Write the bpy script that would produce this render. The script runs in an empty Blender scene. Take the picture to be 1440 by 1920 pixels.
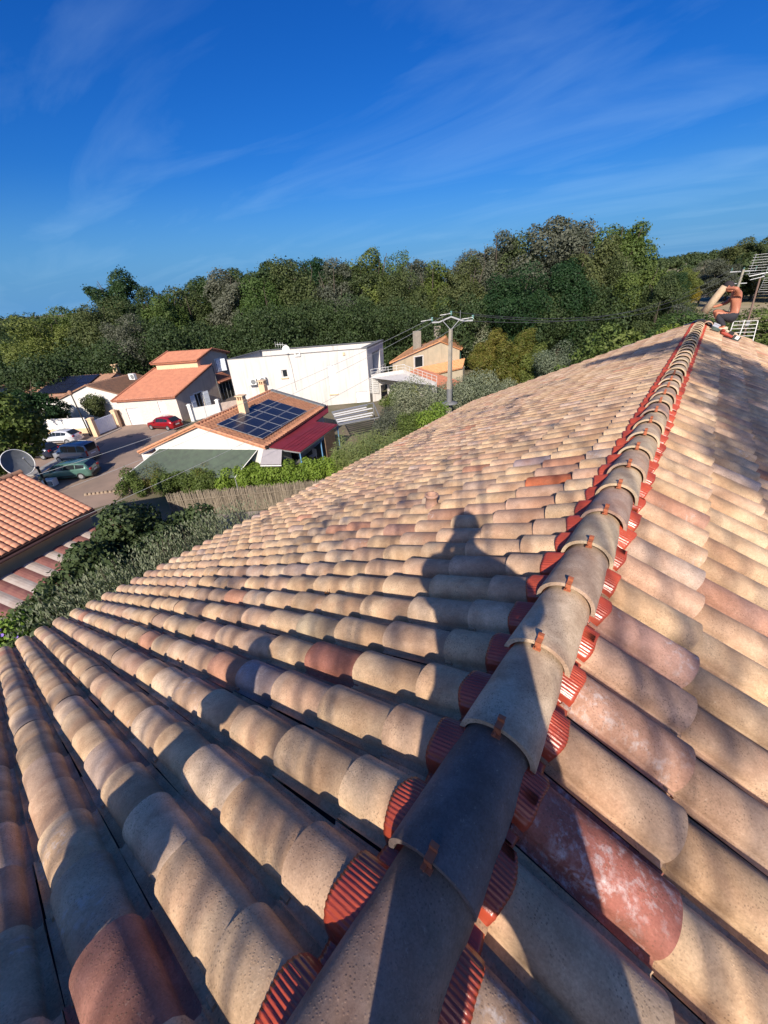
import bpy, math, random
import numpy as np
from mathutils import Vector, Matrix
random.seed(7); RNG = np.random.default_rng(11)
C = bpy.context.scene.collection.objects
scn = bpy.context.scene
R_ = math.radians

# ------------------------------------------------------------------ camera
CAM = Vector((.195, 0, 1.097)); PITCH, ROLL, YAW, FPX = .5108, -.0678, .6709, 739.7
Fv = Vector((-math.sin(YAW)*math.cos(PITCH), math.cos(YAW)*math.cos(PITCH), -math.sin(PITCH)))
R0 = Vector((math.cos(YAW), math.sin(YAW), 0)); U0 = R0.cross(Fv)
Rv = R0*math.cos(ROLL)+U0*math.sin(ROLL); Uv = U0*math.cos(ROLL)-R0*math.sin(ROLL)
cd = bpy.data.cameras.new('camera'); cam = bpy.data.objects.new('camera', cd); C.link(cam)
M = Matrix((Rv, Uv, -Fv)).transposed().to_4x4(); M.translation = CAM; cam.matrix_world = M
cd.sensor_fit = 'HORIZONTAL'; cd.sensor_width = 36; cd.lens = 36*FPX/1440; cd.clip_start = .02; cd.clip_end = 6000
scn.camera = cam

# ------------------------------------------------------------------ light
SUN_AZ, SUN_EL = 154.2, 32          # clockwise from +Y
D = Vector((-math.sin(R_(SUN_AZ))*math.cos(R_(SUN_EL)), -math.cos(R_(SUN_AZ))*math.cos(R_(SUN_EL)), -math.sin(R_(SUN_EL))))
sl = bpy.data.lights.new('sun', 'SUN'); sun = bpy.data.objects.new('sun', sl); C.link(sun)
sl.energy = 4.6; sl.angle = R_(.53); sl.color = (1, .89, .74); sun.rotation_euler = D.to_track_quat('-Z', 'Y').to_euler()
world = bpy.data.worlds.new('World'); scn.world = world; world.use_nodes = True
wn = world.node_tree.nodes; wl = world.node_tree.links; wn.clear()
def N(nodes, typ, **kw):
    n = nodes.new(typ)
    for k, v in kw.items():
        if hasattr(n, k): setattr(n, k, v)
    return n
sky = N(wn, 'ShaderNodeTexSky', sky_type='NISHITA', sun_disc=False, sun_elevation=R_(SUN_EL), sun_rotation=R_(SUN_AZ), altitude=50, air_density=1.0, dust_density=2.1, ozone_density=2.2)
hs = N(wn, 'ShaderNodeHueSaturation'); hs.inputs['Saturation'].default_value = 1.3; hs.inputs['Value'].default_value = 1.0
tc = N(wn, 'ShaderNodeTexCoord'); sx = N(wn, 'ShaderNodeSeparateXYZ'); wl.new(tc.outputs['Generated'], sx.inputs[0])
ad = N(wn, 'ShaderNodeMath', operation='ADD'); wl.new(sx.outputs['Z'], ad.inputs[0]); ad.inputs[1].default_value = .12
mx_ = N(wn, 'ShaderNodeMath', operation='MAXIMUM'); wl.new(ad.outputs[0], mx_.inputs[0]); mx_.inputs[1].default_value = .05
dx = N(wn, 'ShaderNodeMath', operation='DIVIDE'); wl.new(sx.outputs['X'], dx.inputs[0]); wl.new(mx_.outputs[0], dx.inputs[1])
dy = N(wn, 'ShaderNodeMath', operation='DIVIDE'); wl.new(sx.outputs['Y'], dy.inputs[0]); wl.new(mx_.outputs[0], dy.inputs[1])
cb = N(wn, 'ShaderNodeCombineXYZ'); wl.new(dx.outputs[0], cb.inputs[0]); wl.new(dy.outputs[0], cb.inputs[1])
mp = N(wn, 'ShaderNodeMapping'); mp.inputs['Rotation'].default_value = (0, 0, R_(-62)); mp.inputs['Scale'].default_value = (.55, 1.5, 1); mp.inputs['Location'].default_value = (3.7, .2, 0)
wl.new(cb.outputs[0], mp.inputs[0])
cn = N(wn, 'ShaderNodeTexNoise'); cn.inputs['Scale'].default_value = 1.0; cn.inputs['Detail'].default_value = 9; cn.inputs['Roughness'].default_value = .55; cn.inputs['Distortion'].default_value = .9
wl.new(mp.outputs[0], cn.inputs['Vector'])
cr = N(wn, 'ShaderNodeValToRGB'); cr.color_ramp.elements[0].position = .47; cr.color_ramp.elements[0].color = (0,0,0,1); cr.color_ramp.elements[1].position = .80; cr.color_ramp.elements[1].color = (.15,.15,.15,1)
wl.new(cn.outputs['Fac'], cr.inputs[0])
sp = N(wn, 'ShaderNodeSeparateColor'); wl.new(sky.outputs[0], hs.inputs['Color']); wl.new(hs.outputs[0], sp.inputs[0]); cc = N(wn, 'ShaderNodeCombineColor')
for i_, (g_, k_) in enumerate(((1.55, .29), (1.18, .46), (1.04, .77))):      # deep clear-sky blue: each channel falls off faster towards the zenith
    a_ = N(wn, 'ShaderNodeMath', operation='MULTIPLY'); a_.inputs[1].default_value = .135; wl.new(sp.outputs[i_], a_.inputs[0])
    b_ = N(wn, 'ShaderNodeMath', operation='MINIMUM'); b_.inputs[1].default_value = 8.0; wl.new(a_.outputs[0], b_.inputs[0])
    c_ = N(wn, 'ShaderNodeMath', operation='POWER'); c_.inputs[1].default_value = g_; wl.new(b_.outputs[0], c_.inputs[0])
    d_ = N(wn, 'ShaderNodeMath', operation='MULTIPLY'); d_.inputs[1].default_value = k_/.135; wl.new(c_.outputs[0], d_.inputs[0]); wl.new(d_.outputs[0], cc.inputs[i_])
cm = N(wn, 'ShaderNodeMixRGB'); cm.inputs['Color2'].default_value = (3.3, 4.9, 6.3, 1)
hz = N(wn, 'ShaderNodeMapRange', interpolation_type='SMOOTHSTEP'); hz.inputs['From Min'].default_value = -.02; hz.inputs['From Max'].default_value = .22; hz.inputs['To Min'].default_value = .8; hz.inputs['To Max'].default_value = 0; wl.new(sx.outputs['Z'], hz.inputs['Value'])
hm = N(wn, 'ShaderNodeMixRGB'); hm.inputs['Color2'].default_value = (.88, 2.4, 4.6, 1); wl.new(hz.outputs[0], hm.inputs['Fac']); wl.new(cc.outputs[0], hm.inputs['Color1'])
wl.new(cr.outputs[0], cm.inputs['Fac']); wl.new(hm.outputs[0], cm.inputs['Color1'])
bg = N(wn, 'ShaderNodeBackground'); bg.inputs['Strength'].default_value = .11
wl.new(cm.outputs[0], bg.inputs['Color']); wo = N(wn, 'ShaderNodeOutputWorld'); wl.new(bg.outputs[0], wo.inputs['Surface'])
scn.view_settings.view_transform = 'Standard'; scn.view_settings.look = 'None'; scn.view_settings.gamma = 1; scn.view_settings.use_curve_mapping = False
scn.view_settings.exposure = .62
try: scn.cycles.max_bounces = 6; scn.cycles.transparent_max_bounces = 6; scn.cycles.volume_bounces = 0
except Exception: pass

# ------------------------------------------------------------------ helpers
def tag(o, label=None, cat=None, group=None, kind=None):
    if label: o['label'] = label
    if cat: o['category'] = cat
    if group: o['group'] = group
    if kind: o['kind'] = kind
    return o
def empty(name, loc=(0,0,0), label=None, cat=None, group=None, rz=0):
    o = bpy.data.objects.new(name, None); C.link(o); o.location = loc; o.rotation_euler = (0,0,rz); o.empty_display_size = .2
    return tag(o, label, cat, group)
def link(name, me, mat=None, parent=None, loc=None):
    o = bpy.data.objects.new(name, me); C.link(o)
    if mat and not me.materials:
        for m in (mat if isinstance(mat, (list, tuple)) else [mat]): me.materials.append(m)
    if parent: o.parent = parent; o.matrix_parent_inverse = Matrix()
    if loc: o.location = loc
    return o
def rel(parent):       # offset so that world coordinates can be used under a root that is only translated
    return -Vector(parent.location) if parent else Vector((0,0,0))
def npmesh(name, V, F, smooth=False, mi=None, uv=None, tint=None):
    me = bpy.data.meshes.new(name)
    V = np.asarray(V, np.float32); F = np.asarray(F, np.int32); k = F.shape[1]
    me.vertices.add(len(V)); me.vertices.foreach_set('co', V.ravel())
    me.loops.add(F.size); me.loops.foreach_set('vertex_index', F.ravel())
    me.polygons.add(len(F)); me.polygons.foreach_set('loop_start', np.arange(0, F.size, k, dtype=np.int32))
    if smooth is True: smooth = np.ones(len(F), bool)
    if smooth is not False: me.polygons.foreach_set('use_smooth', smooth)
    if mi is not None: me.polygons.foreach_set('material_index', np.asarray(mi, np.int32))
    me.update(calc_edges=True)
    if uv is not None:
        l = me.uv_layers.new(name='UVMap'); l.data.foreach_set('uv', np.asarray(uv, np.float32)[F.ravel()].ravel())
    if tint is not None:
        a = me.attributes.new('tint', 'FLOAT_COLOR', 'POINT'); a.data.foreach_set('color', np.asarray(tint, np.float32).ravel())
    me.validate()
    return me
class MB:
    def __init__(s): s.v = []; s.f = []; s.m = []; s.sm = []
    def poly(s, pts, mi=0, sm=False):
        i = len(s.v); s.v += [tuple(p) for p in pts]; s.f.append(tuple(range(i, i+len(pts)))); s.m.append(mi); s.sm.append(sm); return s
    def grid(s, rows, mi=0, sm=True, closed=False):
        i = len(s.v); n = len(rows[0])
        for r in rows: s.v += [tuple(p) for p in r]
        for a in range(len(rows)-1):
            for b in range(n if closed else n-1):
                c = (b+1) % n
                s.f.append((i+a*n+b, i+a*n+c, i+(a+1)*n+c, i+(a+1)*n+b)); s.m.append(mi); s.sm.append(sm)
        return s
    def pbox(s, o, a, b, c, mi=0):
        o, a, b, c = Vector(o), Vector(a), Vector(b), Vector(c)
        P = [o, o+a, o+a+b, o+b, o+c, o+a+c, o+a+b+c, o+b+c]
        for q in ((0,3,2,1),(4,5,6,7),(0,1,5,4),(1,2,6,5),(2,3,7,6),(3,0,4,7)): s.poly([P[k] for k in q], mi)
        return s
    def box(s, c, d, mi=0, rz=0):
        c = Vector(c); x = Vector((math.cos(rz), math.sin(rz), 0))*d[0]; y = Vector((-math.sin(rz), math.cos(rz), 0))*d[1]; z = Vector((0,0,d[2]))
        return s.pbox(c-(x+y+z)/2, x, y, z, mi)
    def tube(s, pts, r, n=8, mi=0, cap=True, sm=True):
        pts = [Vector(p) for p in pts]; rr = r if isinstance(r, (list, tuple)) else [r]*len(pts); rows = []
        for i, p in enumerate(pts):
            t = (pts[min(i+1, len(pts)-1)]-pts[max(i-1, 0)]).normalized()
            a = t.orthogonal() if abs(t.z) > .99 else t.cross(Vector((0,0,1))); a.normalize(); b = t.cross(a)
            rows.append([p+(a*math.cos(2*math.pi*k/n)+b*math.sin(2*math.pi*k/n))*rr[i] for k in range(n)])
        s.grid(rows, mi, sm, True)
        if cap: s.poly(rows[0][::-1], mi); s.poly(rows[-1], mi)
        return s
    def build(s, name, mat=None, parent=None, world=True):
        me = bpy.data.meshes.new(name); off = rel(parent) if world else Vector((0,0,0))
        me.from_pydata([tuple(Vector(v)+off) for v in s.v], [], s.f)
        me.polygons.foreach_set('material_index', s.m); me.polygons.foreach_set('use_smooth', s.sm); me.update()
        return link(name, me, mat, parent)
# ------------------------------------------------------------------ materials
def newmat(name):
    m = bpy.data.materials.new(name); m.use_nodes = True; nt = m.node_tree; b = nt.nodes['Principled BSDF']; return m, nt.nodes, nt.links, b
def ramp(nodes, a, b, ca=(0,0,0), cb=(1,1,1)):
    r = nodes.new('ShaderNodeValToRGB'); e = r.color_ramp.elements; e[0].position = a; e[1].position = b; e[0].color = (*ca,1); e[1].color = (*cb,1); return r
def noise(nodes, links, scale, detail=4, vec=None, rough=.5, dist=0):
    n = nodes.new('ShaderNodeTexNoise'); n.inputs['Scale'].default_value = scale; n.inputs['Detail'].default_value = detail; n.inputs['Roughness'].default_value = rough; n.inputs['Distortion'].default_value = dist
    if vec is not None: links.new(vec, n.inputs['Vector'])
    return n
def mixc(nodes, links, fac, a, b, bt='MIX'):
    m = nodes.new('ShaderNodeMixRGB'); m.blend_type = bt
    for k, v in (('Fac', fac), ('Color1', a), ('Color2', b)):
        if isinstance(v, (int, float)): m.inputs[k].default_value = v
        elif isinstance(v, tuple): m.inputs[k].default_value = (*v, 1)
        else: links.new(v, m.inputs[k])
    return m.outputs[0]
def bump(nodes, links, h, strength, dist, b):
    n = nodes.new('ShaderNodeBump'); n.inputs['Strength'].default_value = strength; n.inputs['Distance'].default_value = dist
    links.new(h, n.inputs['Height']); links.new(n.outputs[0], b.inputs['Normal'])
def mat(name, col, rough=.8, var=.15, scale=3, col2=None, metal=0, bmp=0, bscale=40, streak=0, coords='Object', spec=None):
    m, n, l, b = newmat(name); b.inputs['Roughness'].default_value = rough; b.inputs['Metallic'].default_value = metal
    if spec is not None: b.inputs['Specular IOR Level'].default_value = spec
    t = n.new('ShaderNodeTexCoord'); v = t.outputs[coords]
    c2 = col2 or tuple(c*(1-2*var) for c in col)
    nz = noise(n, l, scale, 6, v, .6); r = ramp(n, .35, .7); l.new(nz.outputs['Fac'], r.inputs[0])
    out = mixc(n, l, r.outputs[0], col, c2)
    if streak:
        mp = n.new('ShaderNodeMapping'); mp.inputs['Scale'].default_value = (1, 1, .06); l.new(v, mp.inputs[0])
        ns = noise(n, l, 3.2, 5, mp.outputs[0], .6); rs = ramp(n, .5, .75); l.new(ns.outputs['Fac'], rs.inputs[0])
        out = mixc(n, l, mixc(n, l, 1.0, rs.outputs[0], (streak,)*3, 'MULTIPLY'), out, tuple(c*.38 for c in col))
    l.new(out, b.inputs['Base Color'])
    if bmp:
        nb = noise(n, l, bscale, 3, v); bump(n, l, nb.outputs['Fac'], bmp, .01, b)
    return m
def tile_mat(name, splash=False, far=False):
    m, n, l, b = newmat(name); b.inputs['Roughness'].default_value = .78; b.inputs['Specular IOR Level'].default_value = .3
    at = n.new('ShaderNodeAttribute'); at.attribute_name = 'tint'; geo = n.new('ShaderNodeNewGeometry'); uvn = n.new('ShaderNodeUVMap'); uvn.uv_map = 'UVMap'
    su = n.new('ShaderNodeSeparateXYZ'); l.new(uvn.outputs[0], su.inputs[0])
    of = n.new('ShaderNodeVectorMath'); of.operation = 'MULTIPLY_ADD'; cbx = n.new('ShaderNodeCombineXYZ')
    for k in range(3): l.new(at.outputs['Alpha'], cbx.inputs[k])
    l.new(cbx.outputs[0], of.inputs[0]); of.inputs[1].default_value = (13.7, 7.1, 3.3); l.new(geo.outputs['Position'], of.inputs[2]); P = of.outputs[0]
    n1 = noise(n, l, 7.5, 2, P, .5); r1 = ramp(n, .40, .66); l.new(n1.outputs['Fac'], r1.inputs[0])
    # sprayed smoke band in the middle/upper part of each tile
    ru = n.new('ShaderNodeMapRange'); ru.interpolation_type = 'SMOOTHSTEP'; ru.inputs['From Min'].default_value = .12; ru.inputs['From Max'].default_value = .62; l.new(su.outputs['X'], ru.inputs['Value'])
    n1b = noise(n, l, 3.1, 1, P); rb = ramp(n, .36, .58); l.new(n1b.outputs['Fac'], rb.inputs[0])
    mu = n.new('ShaderNodeMath'); mu.operation = 'MULTIPLY'; l.new(ru.outputs[0], mu.inputs[0]); l.new(rb.outputs[0], mu.inputs[1])
    mm = n.new('ShaderNodeMath'); mm.operation = 'MAXIMUM'; l.new(mu.outputs[0], mm.inputs[0])
    m8 = n.new('ShaderNodeMath'); m8.operation = 'MULTIPLY'; l.new(r1.outputs[0], m8.inputs[0]); m8.inputs[1].default_value = .75; l.new(m8.outputs[0], mm.inputs[1])
    m9 = n.new('ShaderNodeMath'); m9.operation = 'MULTIPLY'; l.new(mm.outputs[0], m9.inputs[0]); m9.inputs[1].default_value = .8
    dark = mixc(n, l, 1.0, at.outputs['Color'], (.55, .47, .43), 'MULTIPLY')
    col = mixc(n, l, m9.outputs[0], at.outputs['Color'], dark)
    n2 = noise(n, l, 4.3, 3, P); r2 = ramp(n, .52, .72); l.new(n2.outputs['Fac'], r2.inputs[0])
    pk = mixc(n, l, 1.0, r2.outputs[0], (.38, .38, .38), 'MULTIPLY')
    col = mixc(n, l, pk, col, (.47, .24, .15))
    n3 = noise(n, l, 150, 5, P, .65); r3 = ramp(n, .3, .75, (.78,.77,.76), (1.15,1.15,1.15)); l.new(n3.outputs['Fac'], r3.inputs[0])
    col = mixc(n, l, 1.0, col, r3.outputs[0], 'MULTIPLY')
    n3b = noise(n, l, 28, 5, P, .7, .4); r3b = ramp(n, .35, .68, (.86,.84,.82), (1.08,1.08,1.08)); l.new(n3b.outputs['Fac'], r3b.inputs[0]); col = mixc(n, l, 1.0, col, r3b.outputs[0], 'MULTIPLY')
    n3c = noise(n, l, 62, 6, P, .8); r3c = ramp(n, .60, .70); l.new(n3c.outputs['Fac'], r3c.inputs[0]); col = mixc(n, l, mixc(n, l, 1.0, r3c.outputs[0], (.35,.35,.35), 'MULTIPLY'), col, (.62,.52,.40))
    # dark firing pits
    mp = n.new('ShaderNodeMapping'); mp.inputs['Scale'].default_value = (1, 1, .8); l.new(P, mp.inputs[0])
    vo = n.new('ShaderNodeTexVoronoi'); vo.inputs['Scale'].default_value = 130; l.new(mp.outputs[0], vo.inputs['Vector'])
    rv = ramp(n, .16, .34, (1,1,1), (0,0,0)); l.new(vo.outputs['Distance'], rv.inputs[0])
    n4 = noise(n, l, 11, 2, P); r4 = ramp(n, .42, .6); l.new(n4.outputs['Fac'], r4.inputs[0])
    pit = mixc(n, l, 1.0, mixc(n, l, 1.0, rv.outputs[0], r4.outputs[0], 'MULTIPLY'), (.6,.6,.6), 'MULTIPLY')
    col = mixc(n, l, pit, col, (.13, .09, .06))
    # pale lime bloom on some tiles
    ms = n.new('ShaderNodeMapping'); ms.inputs['Scale'].default_value = (1, 1, .35); l.new(P, ms.inputs[0])
    n5 = noise(n, l, 42, 5, ms.outputs[0], .7); r5 = ramp(n, .5, .66); l.new(n5.outputs['Fac'], r5.inputs[0])
    n6 = noise(n, l, 5, 2, P); r6 = ramp(n, .5, .62); l.new(n6.outputs['Fac'], r6.inputs[0])
    gt = n.new('ShaderNodeMath'); gt.operation = 'GREATER_THAN'; gt.inputs[1].default_value = .90; l.new(at.outputs['Alpha'], gt.inputs[0])
    lm = mixc(n, l, 1.0, mixc(n, l, 1.0, r5.outputs[0], r6.outputs[0], 'MULTIPLY'), gt.outputs[0], 'MULTIPLY')
    lm = mixc(n, l, 1.0, lm, (.5,.5,.5), 'MULTIPLY')
    col = mixc(n, l, lm, col, (.58, .55, .55))
    if splash:
        vs = n.new('ShaderNodeTexVoronoi'); vs.inputs['Scale'].default_value = 55; l.new(P, vs.inputs['Vector']); 
        ns = noise(n, l, 8, 3, P, .6); rs = ramp(n, .58, .68); l.new(ns.outputs['Fac'], rs.inputs[0])
        nv = noise(n, l, 70, 4, P, .7); rz = ramp(n, .45, .56); l.new(nv.outputs['Fac'], rz.inputs[0])
        rw = ramp(n, .25, .5, (1,1,1), (0,0,0)); l.new(vs.outputs['Distance'], rw.inputs[0])
        wf = mixc(n, l, 1.0, mixc(n, l, 1.0, mixc(n, l, .5, rw.outputs[0], rz.outputs[0]), rs.outputs[0], 'MULTIPLY'), (.6,.6,.6), 'MULTIPLY')
        col = mixc(n, l, wf, col, (.72, .70, .70))
    l.new(col, b.inputs['Base Color'])
    bump(n, l, mixc(n, l, .5, n3.outputs['Fac'], rv.outputs[0]), .35, .0025, b)
    return m
MT = {}
MT['tile'] = tile_mat('canal_tile_clay'); MT['splash'] = tile_mat('splashed_tile_clay', True)
MT['terra'] = mat('terracotta_roof', (.42,.17,.10), .85, .2, 2.2, (.31,.125,.078), bmp=.3)
MT['terra_f'] = mat('orange_roof_tile', (.62,.25,.125), .8, .12, 5, (.52,.20,.10))
MT['terra_o'] = mat('pale_orange_roof', (.68,.36,.18), .8, .12, 3, (.60,.26,.11))
MT['terra_b'] = mat('old_brown_roof', (.30,.16,.10), .9, .2, 3, (.20,.12,.085))
MT['white'] = mat('white_render', (.66,.65,.62), .9, .06, 1.5, bmp=.15, streak=.35)
MT['whitec'] = mat('clean_white_paint', (.70,.70,.68), .6, .03, 2)
MT['wbwall'] = mat('weathered_white_render', (.62,.59,.56), .9, .06, .6, (.54,.525,.505), bmp=.15, streak=.45)
MT['stone'] = mat('pale_stone_facing', (.68,.61,.55), .9, .08, 7, (.58,.49,.43), bmp=.4, bscale=9)
MT['beige'] = mat('beige_render', (.60,.475,.375), .95, .08, 1.2, bmp=.2, streak=.3)
MT['cream'] = mat('cream_render', (.70,.50,.32), .9, .06, 2)
MT['yhwall'] = mat('old_yellow_render', (.56,.47,.33), .95, .1, 1.1, (.46,.40,.29), streak=.35)
MT['glass'] = mat('dark_window_glass', (.02,.025,.03), .08, .1, 3)
MT['shutterw'] = mat('white_shutter', (.70,.76,.84), .5, .03, 3)
MT['green_sh'] = mat('green_shutter', (.015,.12,.09), .6, .1, 3)
MT['metal'] = mat('galvanised_metal', (.42,.43,.44), .45, .1, 6, metal=.6)
MT['grey'] = mat('grey_metal_sheet', (.20,.21,.22), .5, .1, 3)
MT['black'] = mat('black_rubber', (.015,.015,.016), .6, .1, 5)
MT['asphalt'] = mat('road_surface', (.30,.215,.165), .95, .15, .45, (.20,.15,.12), bmp=.4, bscale=25)
MT['ground'] = mat('dry_ground', (.16,.13,.09), 1, .2, .3, (.07,.075,.03))
MT['maroon'] = mat('maroon_metal_sheet', (.20,.022,.03), .55, .12, 1.5)
MT['awn'] = mat('green_shade_net', (.075,.105,.075), .95, .2, 2.6, (.055,.07,.058), bmp=.6, bscale=18)
MT['awng'] = mat('grey_awning_cloth', (.30,.28,.30), .9, .06, 3)
MT['blue'] = mat('blue_painted_post', (.12,.28,.50), .5, .1, 5)
MT['conc'] = mat('concrete_post', (.33,.295,.24), .9, .12, 4, streak=.3, bmp=.3)
MT['wood'] = mat('weathered_wood', (.20,.13,.085), .85, .2, 4, bmp=.3)
MT['reed'] = mat('reed_screen', (.30,.25,.19), .95, .2, 6, (.18,.15,.11), streak=.7)
MT['bark'] = mat('tree_bark', (.10,.08,.06), .95, .2, 6, bmp=.5)
MT['lead'] = mat('lead_sheet', (.16,.165,.17), .6, .1, 4)
MT['clip'] = mat('terracotta_painted_clip', (.42,.13,.06), .55, .1, 60)
MT['brownf'] = mat('brown_fascia', (.075,.04,.038), .5, .1, 5)
def closure_mat():
    m, n, l, b = newmat('glossy_red_closure_roll'); t = n.new('ShaderNodeTexCoord')
    nz = noise(n, l, 9, 3, t.outputs['Object']); r = ramp(n, .35, .7, (.43,.075,.035), (.31,.045,.025)); l.new(nz.outputs['Fac'], r.inputs[0]); l.new(r.outputs[0], b.inputs['Base Color'])
    b.inputs['Roughness'].default_value = .34; b.inputs['Coat Weight'].default_value = .35; b.inputs['Coat Roughness'].default_value = .2
    mp = n.new('ShaderNodeMapping'); mp.inputs['Scale'].default_value = (14, 60, 14); l.new(t.outputs['Object'], mp.inputs[0])
    nb = noise(n, l, 1.2, 4, mp.outputs[0], .6); bump(n, l, nb.outputs['Fac'], .8, .004, b); return m
MT['closure'] = closure_mat()
def solar_mat():
    m, n, l, b = newmat('solar_cell_glass'); b.inputs['Roughness'].default_value = .3; b.inputs['Specular IOR Level'].default_value = .25; t = n.new('ShaderNodeTexCoord')
    u = n.new('ShaderNodeUVMap'); u.uv_map = 'UVMap'
    br = n.new('ShaderNodeTexBrick'); br.offset = 0; br.inputs['Scale'].default_value = 1; br.inputs['Brick Width'].default_value = .1; br.inputs['Row Height'].default_value = .1666; br.inputs['Mortar Size'].default_value = .004
    br.inputs['Color1'].default_value = (.008,.013,.035,1); br.inputs['Color2'].default_value = (.010,.016,.04,1); br.inputs['Mortar'].default_value = (.05,.06,.09,1)
    l.new(u.outputs[0], br.inputs['Vector']); l.new(br.outputs['Color'], b.inputs['Base Color']); return m
MT['solar'] = solar_mat()
def leafmat(name, a, b_, c, trans=.25, hue=.03):
    m, n, l, b = newmat(name); b.inputs['Roughness'].default_value = .6; b.inputs['Specular IOR Level'].default_value = .25
    g = n.new('ShaderNodeNewGeometry'); oi = n.new('ShaderNodeObjectInfo')
    nz = noise(n, l, .55, 4, g.outputs['Position'], .65); r = ramp(n, .35, .68, a, b_); l.new(nz.outputs['Fac'], r.inputs[0])
    ri = ramp(n, .1, 1, (0,0,0), (.5,.5,.5)); l.new(g.outputs['Random Per Island'], ri.inputs[0])
    col = mixc(n, l, ri.outputs[0], r.outputs[0], c)
    h = n.new('ShaderNodeHueSaturation'); l.new(col, h.inputs['Color'])
    mr = n.new('ShaderNodeMapRange'); mr.inputs['To Min'].default_value = .5-hue; mr.inputs['To Max'].default_value = .5+hue; l.new(oi.outputs['Random'], mr.inputs['Value']); l.new(mr.outputs[0], h.inputs['Hue'])
    mv = n.new('ShaderNodeMapRange'); mv.inputs['To Min'].default_value = 1.22; mv.inputs['To Max'].default_value = .8; l.new(oi.outputs['Random'], mv.inputs['Value']); l.new(mv.outputs[0], h.inputs['Value'])
    l.new(h.outputs[0], b.inputs['Base Color'])
    tr = n.new('ShaderNodeBsdfTranslucent'); l.new(mixc(n, l, 1.0, h.outputs[0], (1.0,1.25,.5), 'MULTIPLY'), tr.inputs['Color'])
    ms = n.new('ShaderNodeMixShader'); ms.inputs[0].default_value = trans; l.new(b.outputs[0], ms.inputs[1]); l.new(tr.outputs[0], ms.inputs[2])
    l.new(ms.outputs[0], n['Material Output'].inputs['Surface']); return m
LF = dict(
 dark=leafmat('dark_broadleaf', (0.034,0.055,0.023), (0.070,0.100,0.030), (0.108,0.130,0.051)),
 grey=leafmat('grey_green_leaf', (0.061,0.073,0.048), (0.103,0.116,0.082), (0.138,0.147,0.112)),
 mid=leafmat('mid_green_leaf', (0.052,0.089,0.020), (0.098,0.144,0.032), (0.138,0.173,0.052)),
 yellow=leafmat('yellow_green_leaf', (0.120,0.160,0.020), (0.220,0.250,0.040), (0.280,0.290,0.060)),
 fir=leafmat('deep_green_needle', (0.018,0.045,0.016), (0.035,0.071,0.022), (0.050,0.086,0.030)),
 bright=leafmat('bright_laurel_leaf', (0.072,0.156,0.018), (0.132,0.228,0.030), (0.192,0.288,0.060)),
 olive=leafmat('silvery_olive_leaf', (0.123,0.155,0.093), (0.198,0.223,0.143), (0.272,0.290,0.210)),
 fig=leafmat('dark_fig_leaf', (0.032,0.054,0.023), (0.064,0.094,0.034), (0.100,0.129,0.051)),
 cane=leafmat('cane_leaf', (0.121,0.189,0.054), (0.203,0.270,0.095), (0.297,0.351,0.149)),
 orange=leafmat('autumn_orange_leaf', (0.220,0.160,0.020), (0.320,0.190,0.030), (0.280,0.220,0.050)),
 cypress=leafmat('mixed_hedge_leaf', (0.070,0.100,0.015), (0.140,0.150,0.030), (0.160,0.100,0.030)),
 dry=leafmat('dry_grass_blade', (0.260,0.210,0.130), (0.340,0.280,0.180), (0.200,0.190,0.100)))
FLOWER = mat('purple_flower', (.22,.12,.50), .7, .1, 5)

# ------------------------------------------------------------------ the setting
G = -10.0
def sheet(name, pts, z, m, kind='structure'):
    mb = MB(); mb.poly([(x, y, z) for x, y in pts]); o = mb.build(name, m); return tag(o, kind=kind)
sheet('ground', [(-3000,-3000),(3000,-3000),(3000,3000),(-3000,3000)], G-.02, MT['ground'])
tag(sheet('road', [(-62,2.5),(-30,2.0),(-28.2,7.4),(-31.2,10.5),(-39.5,17.6),(-43.2,20.6),(-48.0,16.5),(-47.4,13.2),(-56,7.5)], G+.004, MT['asphalt']), 'brown asphalt road between the houses with parked cars')
def gh(px, py, z=G):
    d = Fv+Rv*((px-720)/FPX)-Uv*((py-960)/FPX); k = (z-CAM.z)/d.z; q = CAM+d*k; return q.x, q.y
def atd(px, py, dist):
    d = Fv+Rv*((px-720)/FPX)-Uv*((py-960)/FPX); return CAM+d*(dist/math.hypot(d.x, d.y))
pv = MB(); P_ = [gh(*q) for q in ((52,893),(132,848),(160,850),(152,868),(96,892))]
pv.poly([(x,y,G+.13) for x,y in P_])
for i_ in range(5): a_, b_ = P_[i_], P_[(i_+1)%5]; pv.poly([(*a_,G),(*b_,G),(*b_,G+.13),(*a_,G+.13)])
tag(pv.build('pavement', mat('pale_pavement', (.30,.29,.28), .9, .12, .8)), kind='structure')
kb = MB(); a_, b_ = gh(185,822), gh(232,801)
kb.tube([(a_[0]+.3,a_[1]-.4,G+.02),(b_[0]+.3,b_[1]-.4,G+.02)], .10, 6); tag(kb.build('kerb', mat('kerb_stone', (.38,.34,.30), .9)), kind='structure')
rw = random.Random(6)
for k_ in range(9):
    q_ = gh(rw.uniform(170,330), rw.uniform(815,880)); w_ = rw.uniform(.5,1.6); mbp = MB(); mbp.poly([(q_[0]+w_*math.cos(a)*rw.uniform(.7,1.2), q_[1]+w_*.6*math.sin(a)*rw.uniform(.7,1.2), G+.008+.0005*k_) for a in np.linspace(0,2*math.pi,10)[:-1]])
    tag(mbp.build('road_patch', mat('road_patch_tar', (.17,.135,.115), .95, .15, 1) if k_ == 0 else bpy.data.materials['road_patch_tar']), kind='structure')
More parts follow.
